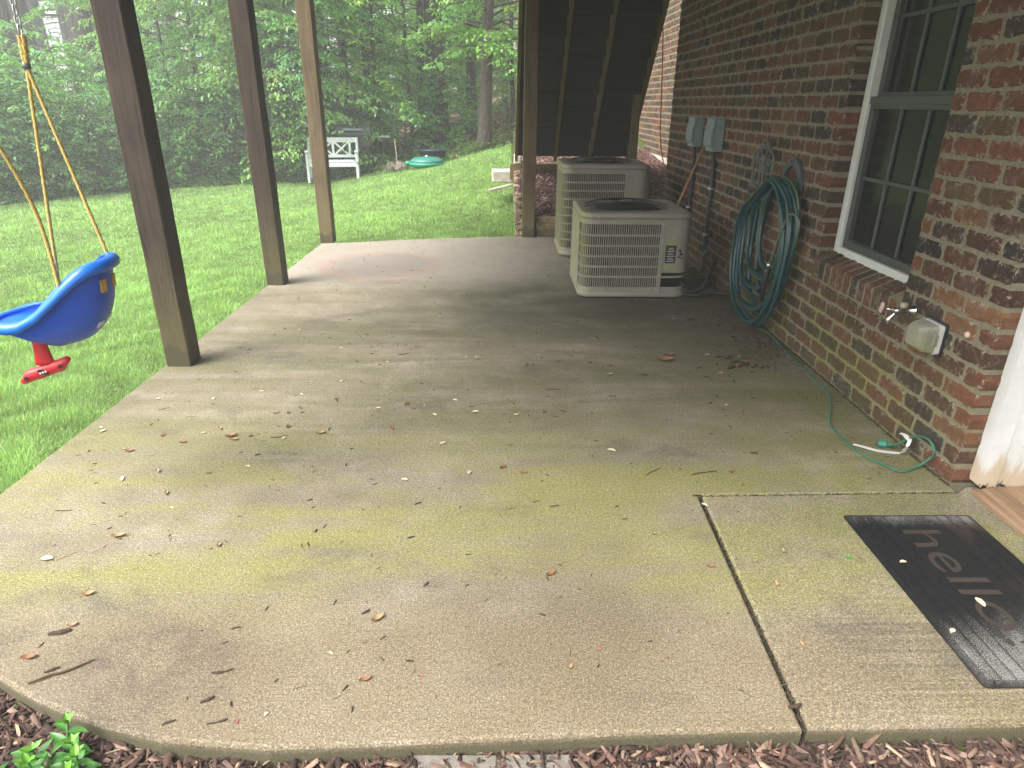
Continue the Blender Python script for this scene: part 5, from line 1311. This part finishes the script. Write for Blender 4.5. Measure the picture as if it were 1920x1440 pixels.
def view_of(u):
    for lim, w_ in ((60, 'at the left border of the picture'), (190, 'behind the swing ropes'), (330, 'just right of the first post'), (470, 'between the first and second posts'), (560, 'between the second and third posts'), (700, 'behind the bench'), (870, 'behind the sandbox and rocks')):
        if u < lim: return w_
    return 'beside the big maple near the stairs'
YG, MG, DG = (0.175, 0.36, 0.075), (0.13, 0.315, 0.085), (0.075, 0.19, 0.065)
tree_proto('maple', seed=11, H=10, r=0.135, z0=1.75, z1=6.0, R=2.7, nl=64, leaf=0.115, dens=1.70, droop=0.42, hue=YG, prof='round', lean=(0.5, 0.2))
tree_proto('beech', seed=12, H=8, r=0.06, z0=0.5, z1=6.8, R=2.2, nl=64, leaf=0.105, dens=1.50, droop=0.5, hue=YG, prof='round')
tree_proto('under', seed=13, H=6, r=0.04, z0=0.25, z1=5.2, R=1.9, nl=64, leaf=0.10, dens=1.70, droop=0.55, hue=MG, prof='round')
tree_proto('under2', seed=14, H=7, r=0.05, z0=0.6, z1=6.0, R=2.3, nl=60, leaf=0.11, dens=1.50, droop=0.5, hue=YG, prof='flat')
tree_proto('shrub', seed=15, H=2.2, r=0.02, z0=0.05, z1=2.0, R=1.1, nl=46, leaf=0.085, dens=1.60, droop=0.4, hue=MG, prof='round', twig=0.4)
tree_proto('shrub2', seed=16, H=1.5, r=0.015, z0=0.03, z1=1.4, R=0.85, nl=40, leaf=0.065, dens=1.60, droop=0.3, hue=(0.10, 0.17, 0.065), prof='round', twig=0.32)
tree_proto('tall', seed=17, bark='darkbark', H=13, r=0.15, z0=3.0, z1=12, R=2.6, nl=48, leaf=0.14, dens=0.90, droop=0.35, hue=MG, prof='round', lean=(0.3, 0.0))
tree_proto('tall2', seed=18, bark='darkbark', H=13, r=0.11, z0=2.2, z1=11, R=2.4, nl=48, leaf=0.13, dens=0.90, droop=0.35, hue=YG, prof='round', lean=(-0.5, 0.1))
tree_proto('pine', seed=19, bark='darkbark', H=14, r=0.20, z0=4.2, z1=13.5, R=2.4, nl=30, leaf=0.13, dens=0.6, droop=0.2, hue=DG, prof='cone')
tree_proto('sapling', seed=20, bark='darkbark', H=9, r=0.055, z0=1.8, z1=8.5, R=1.7, nl=44, leaf=0.115, dens=1.20, droop=0.4, hue=MG, prof='round', lean=(0.4, 0))


def at_px(u, y): return float(D(u, 250, y)[0])
TR = [('maple', 906, 14.6, 'large grey trunk maple with low bright boughs nearest the stairs'),
      ('tall2', 792, 19.5, 'slim dark trunk behind and left of the big maple'),
      ('sapling', 776, 18.0, 'thin leaning trunk just left of the slim dark trunk'),
      ('tall', 700, 18.5, 'straight dark trunk rising behind the garden bench'),
      ('tall2', 655, 17.0, 'slightly bent trunk close behind the bench, right of the third post'),
      ('tall', 884, 18.8, 'grey trunk showing just behind the big maple'),
      ('sapling', 708, 15.6, 'short dark trunk between bench and rocks'),
      ('pine', 118, 24, 'broad grey pine trunk in the mist above the swing ropes'),
      ('pine', 352, 21, 'thick misty trunk between the first two posts'),
      ('pine', 176, 27, 'faint far trunk just left of the first post'),
      ('pine', 30, 22, 'misty trunk behind the swing chain at the left edge'),
      ('tall', 545, 20, 'grey trunk seen between second and third posts')]
for k, (key, u, y, lab) in enumerate(TR): plant_tree(key, 'tree', at_px(u, y), y, rng.uniform(0, 6.28) if k else 0.6, rng.uniform(0.95, 1.08), lab)
UN = [('beech', 800, 21.5, 0), ('under2', 612, 15.9, 1), ('beech', 525, 15.2, 2), ('under', 560, 14.9, 3), ('under2', 430, 15.0, 4), ('beech', 390, 16.2, 5), ('under', 330, 14.9, 6), ('under2', 260, 14.6, 7), ('beech', 190, 15.5, 8), ('under', 130, 13.6, 9), ('under2', 60, 14.0, 10), ('beech', -10, 13.2, 11), ('under', 20, 11.9, 12), ('under2', -90, 12.4, 13), ('sapling', 965, 16.5, 14), ('under', -160, 11.0, 15)]
LABU = ['leafy young tree seen far above the green sandbox', 'bushy young tree hanging over the white bench', 'bright leafy tree left of the third post', 'low leafy tree filling the gap behind the bench arm', 'drooping bright tree right of the first post', 'taller leafy tree behind the drooping one between the posts', 'dense low tree just right of the first post', 'leafy tree half hidden by the first post', 'leafy tree left of the first post under the misty trunks', 'low dense tree behind the back swing rope', 'leafy tree behind the swing ropes', 'tall leafy tree at the left border of the picture', 'nearest low leafy tree at the left border above the lawn', 'leafy tree just outside the left border', 'thin young tree right of the big maple', 'leafy tree beyond the left border nearest the house']
for k, (key, u, y, i) in enumerate(UN):
    lo = u < 300
    plant_tree('shrub' if lo else key, 'young_tree', at_px(u, y), y, rng.uniform(0, 6.28), rng.uniform(1.15, 1.5) if lo else rng.uniform(0.9, 1.15), LABU[i])
UN2 = [('under', -40, 15.5), ('beech', 90, 17), ('under2', 160, 18.5), ('under', 230, 17.0), ('under2', 300, 18), ('beech', 470, 18.5), ('under', 520, 17.2), ('under2', 600, 18.3), ('under', 745, 23.0), ('under2', 830, 24.0), ('under', 870, 22), ('beech', 945, 25), ('under', 985, 21.0), ('shrub', 760, 16.2), ('shrub', 840, 16.6), ('shrub', 690, 17), ('shrub', 950, 17.0)]
for k, (key, u, y) in enumerate(UN2):
    if u < 250: key = 'shrub'
    plant_tree(key, 'understory_tree', at_px(u, y), y, rng.uniform(0, 6.28), rng.uniform(0.85, 1.1), 'leafy understory tree in the second row, ' + view_of(u), 'understory trees ' + view_of(u))
# shrubs along the wood edge
for k in range(22):
    u = -60 + k * 37 + rng.uniform(-12, 12); p = D(u, 330, 12.5); x = p[0]
    for _ in range(4): y = edge_y(x) + 0.55 + rng.uniform(0, 0.9); x = at_px(u, y)
    if 560 < u < 640 or u > 690: y += 0.9; x = at_px(u, y)
    plant_tree(['shrub', 'shrub2'][k % 2], 'shrub', x, y, rng.uniform(0, 6.28), rng.uniform(0.65, 1.15) * (0.55 if u > 640 else 1), ('leafy low shrub where the lawn ends, ' if k % 2 == 0 else 'small leaved pale shrub where the lawn ends, ') + view_of(u), 'shrubs ' + view_of(u), 'shrub')
# deeper wood
for k in range(90):
    y = 17.5 + 50 * rng.uniform(0, 1) ** 1.3; u = rng.uniform(-350, 1020); x = at_px(u, y)
    key = ['tall', 'tall2', 'pine', 'sapling', 'beech', 'under2', 'under'][rng.integers(0, 7)]
    if u < 330 and key != 'pine': key = 'pine' if y < 34 or k % 2 else 'tall'
    if u > 640 and y < 26 and key in ('beech', 'under2', 'under'): y += 12; x = at_px(u, y)
    plant_tree(key, 'forest_tree', x, y, rng.uniform(0, 6.28), rng.uniform(0.85, 1.3), 'misty tree standing deep in the wood, ' + view_of(u), 'deep wood trees ' + view_of(u))
# low ground plants and dead leaves along the wood edge
n = 26000; x = rng.uniform(-12, 1.0, n); y = edge_y(x) + np.abs(rng.normal(0, 1, n)) * 1.0 - 0.12; clp = np.sin(x * 5.1 + np.sin(y * 4)) * np.sin(y * 4.7 + x)
keep = (clp > -0.05) | (rng.uniform(0, 1, n) < 0.2); x, y, clp = x[keep], y[keep], clp[keep]; n = len(x)
B = np.stack([x, y, T(x, y) + rng.uniform(0.01, 0.22, n) * (0.4 + 0.6 * np.clip(clp, 0, 1))], 1); a = rng.uniform(0, 6.28, n); Dr = np.stack([np.cos(a), np.sin(a), rng.normal(0.1, 0.4, n)], 1)
Cc = np.array([(0.09, 0.2, 0.03), (0.14, 0.26, 0.05), (0.06, 0.15, 0.03)])[rng.integers(0, 3, n)] * rng.uniform(0.7, 1.3, (n, 1))
V, Tt, C = leaves(B, Dr, np.array([0, 0, 1.0]) + rng.normal(0, 0.3, (n, 3)), rng.uniform(0.04, 0.09, n), rng.uniform(0.012, 0.024, n), Cc)
tri_mesh('ground_cover', V, Tt, C, M['leaf'], kind='stuff', label='low green weeds along the edge of the wood', cat='ground cover')
n = 16000; x = rng.uniform(-12, 2.0, n); y = edge_y(x) + rng.uniform(-0.05, 6, n); B = np.stack([x, y, T(x, y) + rng.uniform(0.0, 0.03, n)], 1); a = rng.uniform(0, 6.28, n); Dr = np.stack([np.cos(a), np.sin(a), rng.normal(0.0, 0.3, n)], 1)
Cc = np.array([(0.16, 0.085, 0.05), (0.24, 0.15, 0.10), (0.10, 0.055, 0.035), (0.30, 0.20, 0.14)])[rng.integers(0, 4, n)] * rng.uniform(0.7, 1.3, (n, 1))
V, Tt, C = leaves(B, Dr, np.array([0, 0, 1.0]) + rng.normal(0, 0.5, (n, 3)), rng.uniform(0.06, 0.13, n), rng.uniform(0.02, 0.04, n), Cc)
tri_mesh('dead_leaves', V, Tt, C, M['litter'], kind='stuff', label='brown fallen leaves covering the forest floor', cat='leaf litter')

# ------------------------------------------------------------------ front edge: herb, pavers, mushrooms
hb = thing('herb_plant', 'bright green leafy herb growing in the mulch at the patio corner', 'plant', (-1.05, 1.075, -0.06))
def leaf_mesh(name, L_, Wd_, mat, curl=0.25, cup=0.2, n=7):
    mb = MB(); V = []; F_l = []
    for i in range(n):
        t = i / (n - 1); w = Wd_ * math.sin(math.pi * min(1, 0.06 + t * 0.94)) ** 0.8 * (1 - 0.35 * t); zc = -curl * L_ * t * t
        V += [(t * L_, -w, zc + cup * w), (t * L_, -w * 0.5, zc + cup * w * 0.3), (t * L_, 0, zc - 0.0008), (t * L_, w * 0.5, zc + cup * w * 0.3), (t * L_, w, zc + cup * w)]
    for i in range(n - 1):
        for k in range(4): F_l.append((i * 5 + k, i * 5 + k + 1, (i + 1) * 5 + k + 1, (i + 1) * 5 + k))
    mb.add(V, F_l); me = bpy.data.meshes.new(name); me.from_pydata(np.concatenate(mb.v).tolist(), [], mb.f); me.polygons.foreach_set('use_smooth', np.ones(len(me.polygons), bool)); me.materials.append(M[mat]); me.update(); return me
M['herb'] = plain('herb_leaf', (0.045, 0.15, 0.022), 0.4, 0.4, 0.25, 40); M['herbtip'] = plain('herb_tip', (0.11, 0.27, 0.028), 0.45, 0.4, 0.2, 40)
lm_big, lm_tip = leaf_mesh('leaf', 0.058, 0.0145, 'herb'), leaf_mesh('leaf', 0.026, 0.0085, 'herbtip', 0.1, 0.4)
for (dx, dy, hh, lx, ly) in ((0.0, 0.06, 0.10, 0.01, 0.02), (0.025, 0.035, 0.07, 0.01, 0.01), (0.05, -0.03, 0.07, 0.02, 0.0), (-0.04, 0.03, 0.06, -0.01, 0.0), (0.055, 0.01, 0.085, 0.02, -0.01), (-0.02, -0.01, 0.075, -0.01, 0.0), (0.03, -0.06, 0.08, 0.0, -0.01), (-0.11, -0.02, 0.055, -0.02, 0.0), (-0.06, -0.05, 0.06, 0.0, -0.02), (-0.15, -0.06, 0.05, -0.01, 0.0)):
    b0 = np.array([-1.05 + dx, 1.075 + dy, -0.06]); hh *= 0.85; b1 = b0 + (lx, ly, hh); m = MB(); m.tube([b0, (b0 + b1) / 2 + (lx * .2, 0, 0), b1], [0.004, 0.0032, 0.0025], 6); m.build('stem', M['herb'], hb, True)
    for lev in range(4):
        t = 0.25 + 0.25 * lev; p = b0 * (1 - t) + b1 * t; tip = lev >= 3
        for k in range(5 if tip else 2):
            o = link('leaf', lm_tip if tip else lm_big, hb); o.location = Vector(p - ORG[hb.name]); o.rotation_euler = (rng.normal(0, 0.15), -(0.75 if tip else 0.35) + rng.normal(0, 0.15), lev * 1.57 + k * (1.257 if tip else math.pi) + rng.normal(0, 0.25)); s_ = rng.uniform(0.8, 1.2) * (1.0 if tip else 1.05 - 0.15 * lev); o.scale = (s_, s_, s_)
pz = -0.045
for k, (xa, xb, lab) in enumerate(((-0.222, -0.006, 'grey paver set in the mulch below the patio lip, left of two'), (0.006, 0.172, 'grey paver set in the mulch below the patio lip, right of two'))):
    m = MB(); m.box(((xa + xb) / 2, 1.02, pz - 0.03), (xb - xa, 0.205, 0.06), 0.008, rotz(-0.01)); m.build('paver', M['paver'], label=lab, cat='paver', group='pavers set in the mulch')
for (u, v, lab) in ((803, 1402, 'tiny white mushroom cap at the slab foot, left of the pair'), (813, 1402, 'tiny white mushroom cap at the slab foot, right of the pair')):
    p = G(u, v, -0.035); mu = thing('mushroom', lab, 'mushroom', (p[0], p[1], -0.055), group='mushrooms at the slab foot')
    m = MB(); m.lathe([(0.0012, 0.0), (0.0012, 0.016)], 6); m.build('stalk', M['white'], mu, True, True); m = MB(); m.lathe([(0.0048, 0.015), (0.0045, 0.018), (0.0025, 0.0205), (0.0003, 0.021)], 10); m.build('cap', M['white'], mu, True, True)

# ------------------------------------------------------------------ litter lying on the slab
def me_from(mb, name, mat, smooth=False):
    me = bpy.data.meshes.new(name); me.from_pydata(np.concatenate(mb.v).tolist(), [], mb.f); ca = me.color_attributes.new('Col', 'FLOAT_COLOR', 'POINT'); ca.data.foreach_set('color', np.concatenate(mb.c).astype(np.float32).ravel())
    if smooth: me.polygons.foreach_set('use_smooth', np.ones(len(me.polygons), bool))
    me.materials.append(M[mat]); me.update(); return me
def unit_leaf(seed, wd, curl, cup, name, mat, stem=True):
    g = np.random.default_rng(seed); mb = MB(); V = []; Fl = []; n = 8
    for i in range(n):
        t = i / (n - 1); w = wd * math.sin(math.pi * min(0.995, 0.03 + t * 0.96)) ** 0.75 * g.uniform(0.85, 1.15); zc = 0.03 + curl * (t - 0.5) ** 2 + g.normal(0, 0.008); yo = 0.05 * math.sin(3 * t + seed)
        for k in (-1, -0.5, 0, 0.5, 1): V.append((t - 0.5, yo + w * k, zc + cup * wd * k * k + g.normal(0, 0.008)))
    for i in range(n - 1):
        for k in range(4): Fl.append((i * 5 + k, i * 5 + k + 1, (i + 1) * 5 + k + 1, (i + 1) * 5 + k))
    V = np.array(V); V[:, 2] -= V[:, 2].min() - 0.01; mb.add(V, Fl)
    if stem: mb.tube([(-0.5, 0, V[2, 2]), (-0.62, 0.02, 0.03), (-0.78, 0.0, 0.03)], 0.012, 5)
    return me_from(mb, name, mat, True)
def unit_chip(seed, name, mat, wd=0.2):
    g = np.random.default_rng(seed); mb = MB(); rings = []
    for t in np.linspace(0, 1, 6):
        w = wd * (0.6 + 0.4 * math.sin(math.pi * t)) * g.uniform(0.75, 1.2); h = wd * 0.6 * g.uniform(0.7, 1.1) * (0.6 + 0.4 * math.sin(math.pi * t)); yo = 0.06 * math.sin(4 * t + seed); 
        rings.append([(t - 0.5, yo - w / 2, 0.004), (t - 0.5, yo + w / 2, 0.004), (t - 0.5 + g.normal(0, 0.02), yo + w * 0.4, h), (t - 0.5, yo - w * 0.3, h * 0.8)])
    mb.loft(rings); return me_from(mb, name, mat)
def unit_stick(seed, name, mat, r=0.016, bend=0.06):
    g = np.random.default_rng(seed); P = [((t - 0.5), bend * math.sin(3.3 * t + seed) + g.normal(0, 0.012), r * 1.1 + abs(g.normal(0, 0.006))) for t in np.linspace(0, 1, 7)]
    mb = MB(); mb.tube(spline(P, 3), np.interp(np.linspace(0, 6, 19), range(7), [r * q for q in (0.7, 1, 1.1, 0.95, 0.9, 0.8, 0.5)]), 6); return me_from(mb, name, mat, True)
KIND = {
    'c': ('petal', [unit_leaf(s, 0.30, -0.25, 0.35, 'petal', 'cream', False) for s in (1, 2, 3)], 'small cream petal lying on the concrete patio', 'petal', 'cream petals on the patio'),
    'b': ('fallen_leaf', [unit_leaf(s, 0.22, 0.35, 0.8, 'fallen_leaf', 'tan') for s in (4, 5, 6)] , 'small curled tan leaf lying on the concrete patio', 'leaf', 'curled tan leaves on the patio'),
    'o': ('fallen_leaf', [unit_leaf(s, 0.24, 0.3, 0.6, 'fallen_leaf', 'brownleaf') for s in (7, 8)], 'small orange brown leaf lying on the concrete patio', 'leaf', 'orange brown leaves on the patio'),
    'r': ('fallen_leaf', [unit_leaf(9, 0.25, 0.2, 0.4, 'fallen_leaf', 'pinkleaf')], 'small reddish leaf scrap lying on the concrete patio', 'leaf', 'reddish leaf scraps on the patio'),
    'g': ('fallen_leaf', [unit_leaf(10, 0.3, 0.2, 0.4, 'fallen_leaf', 'greenleaf')], 'single fresh green leaf lying left of the door mat', 'leaf', None),
    'm': ('bark_chip', [unit_chip(s, 'bark_chip', 'darkchip', w_) for s, w_ in ((1, 0.2), (2, 0.28), (3, 0.16), (4, 0.24))], 'dark bark chip lying on the concrete patio', 'bark chip', 'dark bark chips on the patio'),
    's': ('twig', [unit_stick(s, 'twig', 'twig', 0.020) for s in (1, 2, 3)], 'thin dark twig lying on the concrete patio', 'twig', 'dark twigs on the patio'),
    'n': ('dry_stalk', [unit_stick(s, 'dry_stalk', 'needle', 0.012, 0.12) for s in (4, 5, 6)], 'fine straw coloured stalk lying on the concrete patio', 'stalk', 'straw coloured stalks on the patio'),
}
LIT = '''c 88 1049 26;c 228 899 18;c 322 953 11;c 189 802 10;c 193 809 14;c 296 748 10;c 400 748 11;c 382 812 9;c 465 875 11;b 232 843 11;r 244 846 16;r 306 817 13;o 343 830 14;b 413 804 13;b 434 819 24;b 440 825 17;
b 312 926 16;b 223 1007 27;b 411 1023 16;o 391 888 10;o 470 818 12;b 296 884 16;m 178 870 10;s 308 767 22;s 358 782 22;s 235 972 12;m 205 991 10;n 229 935 24;s 120 958 38;n 130 1042 48;n 180 1033 24;n 75 1007 18;m 281 1042 8;m 295 1039 10;
c 640 653 9;c 562 619 8;c 875 670 9;c 893 670 6;c 640 715 9;c 491 734 8;c 565 740 9;b 630 748 11;b 518 775 12;c 709 766 10;c 815 778 12;c 853 751 11;c 892 773 15;c 830 832 15;c 532 822 11;c 758 900 15;c 880 887 15;c 796 761 6;c 726 679 7;
o 540 801 14;b 602 813 20;o 763 758 15;o 735 804 13;r 563 765 11;o 943 877 17;b 540 774 12;m 534 616 9;s 658 671 15;m 670 678 7;m 712 684 8;m 649 872 12;m 660 842 9;m 484 853 13;m 703 908 13;m 581 938 12;m 784 944 17;m 711 952 9;m 617 805 12;m 587 952 9;m 709 772 8;
s 758 664 28;s 524 819 36;s 498 828 14;n 520 884 22;s 553 851 16;m 677 716 7;m 866 713 7;m 758 836 6;m 750 821 5;m 955 792 6;m 824 916 8;m 787 914 8;
o 987 685 10;b 1143 703 14;o 1020 773 13;o 1038 781 12;o 1055 771 10;o 981 887 14;r 1375 884 12;o 1247 677 34;o 1255 667 22;b 1350 702 16;c 1263 598 6;c 1326 666 11;c 1362 760 9;c 1146 846 18;c 968 778 11;m 1120 634 16;s 1038 731 28;m 1146 743 11;m 1192 651 9;m 1208 704 14;m 1112 856 14;
s 1225 885 46;s 1320 888 60;m 1000 684 8;m 1016 672 9;m 1070 667 10;m 1145 686 9;m 1138 642 8;m 1082 602 8;m 1270 590 16;m 1295 600 20;m 1326 588 16;m 1335 597 14;m 1300 612 12;m 1332 756 12;m 1357 769 13;m 1414 850 16;m 1333 814 9;m 1118 827 10;m 988 819 8;m 1013 823 8;
m 1350 670 20;m 1366 672 24;m 1378 680 26;m 1390 686 30;m 1402 684 20;m 1415 688 22;m 1372 690 26;m 1345 683 18;m 1310 690 16;m 1325 708 18;m 1376 715 16;m 1430 690 18;m 1410 698 14;o 1395 680 20;o 1380 688 18;b 1385 670 12;m 1337 655 10;m 1420 652 10;m 1440 688 14;
b 137 1173 20;o 55 1234 30;b 167 1115 26;m 112 1187 42;m 77 1210 17;m 98 1257 28;m 443 1178 20;m 422 1205 14;m 408 1262 25;m 429 1258 20;m 389 1313 28;s 245 1293 14;m 317 1355 26;m 397 1357 20;m 417 1352 20;r 444 1354 13;s 562 1290 28;s 631 1308 24;m 351 1309 12;n 459 1195 36;c 499 1340 12;s 117 1261 118;c 620 1225 10;n 305 1154 16;n 350 1188 14;n 310 1110 18;n 230 1075 18;n 155 1190 22;
o 1033 1077 24;b 709 1162 30;o 685 1275 25;b 1070 1251 16;r 1123 1219 12;r 788 1268 12;m 771 1008 17;m 697 1041 10;m 878 1040 14;m 799 1096 16;m 686 1148 20;m 931 1077 9;m 876 1098 10;m 1087 1105 9;m 1017 1153 15;m 716 1236 17;m 769 1240 17;s 880 1254 18;s 936 1245 24;m 653 1222 10;m 648 1290 17;m 660 1331 15;m 906 986 8;n 1000 1290 20;n 935 1188 16;m 609 987 14;n 650 975 22;m 1005 941 14;m 1040 949 20;n 975 930 30;
c 1321 948 15;b 1467 1034 16;g 1591 1046 13;o 1333 1063 17;b 1455 1096 17;b 1503 1208 13;o 1645 1267 10;s 1605 1316 16;m 1300 975 9;m 1383 960 10;s 1540 1037 13;m 1613 1047 11;m 1490 1325 32;m 1700 1206 9;m 1706 1221 9;n 1520 1066 16;n 1500 1082 12;n 1340 1161 18;m 1382 1048 8;n 1375 1204 14;m 1307 930 20'''
for ent in LIT.replace('\n', '').split(';'):
    if not ent.strip(): continue
    k, u, v, s_ = ent.split(); u, v, s_ = float(u), float(v), float(s_)
    p = G(u, v); size = s_ * (PROJ(p)[2] / F_PX) * 0.9; nm, ms, lab, cat, grp = KIND[k]
    if k != 'g':
        if u > 1320 and v > 925 or u > 1480 and v > 900: where = 'the door pad beside the mat'
        elif u > 1260 and v < 760: where = 'the slab below the coiled hose'
        elif v > 1120: where = 'the slab near its rounded front edge' if u < 560 else 'the slab near its straight front edge'
        elif u < 480: where = 'the slab along its lawn side'
        elif v < 720: where = 'the slab towards the condensers'
        else: where = 'the open middle of the slab' if u < 960 else 'the slab left of the door pad'
        lab = lab.replace('the concrete patio', where); grp = grp.replace('the patio', where)
    o = link(nm, ms[rng.integers(0, len(ms))], None, label=lab, cat=cat, group=grp)
    a = rng.uniform(0, 6.28) if s_ < 20 else (math.radians(rng.uniform(10, 50)))
    zz_ = 0.001
    if 1.262 < p[0] < 1.735 and 1.262 < p[1] < 2.045: zz_ = 0.012
    o.location = (p[0], p[1], zz_); o.rotation_euler = (0, 0, a); o.scale = (size, size, size)
# the few that lie on the mat
for (u, v, s_, lab) in ((1837, 1131, 24, 'pale pink petal lying on the door mat lettering'), (1785, 1184, 16, 'pale petal lying on the left ribs of the door mat'), (1693, 1055, 14, 'curled white petal lying near the far end of the door mat')):
    p = G(u, v, 0.012); size = s_ * (PROJ(p)[2] / F_PX); o = link('petal', KIND['c'][1][1], None, label=lab, cat='petal'); o.location = (p[0], p[1], 0.0135); o.rotation_euler = (0, 0, rng.uniform(0, 6)); o.scale = (size, size, size)
# fine crumbs nobody could count
n = 2600; x = rng.uniform(-1.85, 1.78, n); y = 1.2 + rng.uniform(0, 1, n) ** 0.9 * 6.2
x = np.where(rng.uniform(0, 1, n) < 0.28, 1.78 - np.abs(rng.normal(0, 0.28, n)), x); okk = (x > -1.85) & ((y > 1.6) | (x > -1.0)) & ~((x > 0.74) & (y < 2.22)); x, y = x[okk], y[okk]
P = np.stack([x, y, np.full(len(x), 0.002)], 1)
chips('crumbs', P, len(P), 0.015, [(0.05, 0.035, 0.025), (0.10, 0.07, 0.045), (0.03, 0.022, 0.017), (0.26, 0.18, 0.10)], 0.1, kind='stuff', label='fine dark plant crumbs scattered over the concrete patio', cat='debris')
n = 700; x = 1.77 - np.abs(rng.normal(0, 0.20, n)); y = 3.35 + np.abs(rng.normal(0, 0.6, n)) + rng.uniform(0, 0.6, n)
P = np.stack([x, y, rng.uniform(0.002, 0.008, n)], 1)[(x > 1.0)]
chips('leaf_drift', P, len(P), 0.026, [(0.05, 0.032, 0.022), (0.09, 0.05, 0.03), (0.03, 0.022, 0.017), (0.15, 0.08, 0.045)], 0.25, kind='stuff', label='dark shredded leaf debris drifted below the hose and along the wall', cat='debris')
# grit packed in the slab joints
n = 900; tq = rng.uniform(0, 1, n); P = np.stack([0.744 + 0.028 * tq + rng.normal(0, 0.004, n), 1.15 + 1.03 * tq, np.full(n, -0.012) + rng.uniform(-0.01, 0.006, n)], 1)
P2 = np.stack([0.775 + 1.02 * tq, 2.187 + 0.025 * tq + rng.normal(0, 0.002, n), np.full(n, -0.008) + rng.uniform(-0.01, 0.005, n)], 1)
P3 = np.stack([1.792 - np.abs(rng.normal(0, 0.006, 1400)), rng.uniform(2.25, 5.2, 1400), np.full(1400, 0.002)], 1)
chips('joint_grit', np.concatenate([P, P2, P3]), 3200, 0.013, [(0.045, 0.036, 0.022), (0.07, 0.055, 0.03), (0.03, 0.026, 0.016)], 0.3, kind='stuff', label='dark grit packed in the slab joints and wall foot', cat='grit')

# ------------------------------------------------------------------ misty air
mh = bpy.data.materials.new('misty_air'); mh.use_nodes = True; nt_ = mh.node_tree; nt_.nodes.clear()
vo = nt_.nodes.new('ShaderNodeVolumePrincipled'); mo = nt_.nodes.new('ShaderNodeOutputMaterial'); nt_.links.new(vo.outputs[0], mo.inputs['Volume'])
vo.inputs['Color'].default_value = (0.95, 0.97, 1.0, 1); vo.inputs['Density'].default_value = 0.0078; vo.inputs['Anisotropy'].default_value = 0.2
hz = MB(); hz.box((0, 0, 8.5), (200, 200, 21)); hz.build('haze', mh, kind='stuff', label='thin pale mist hanging over the yard and wood', cat='mist')
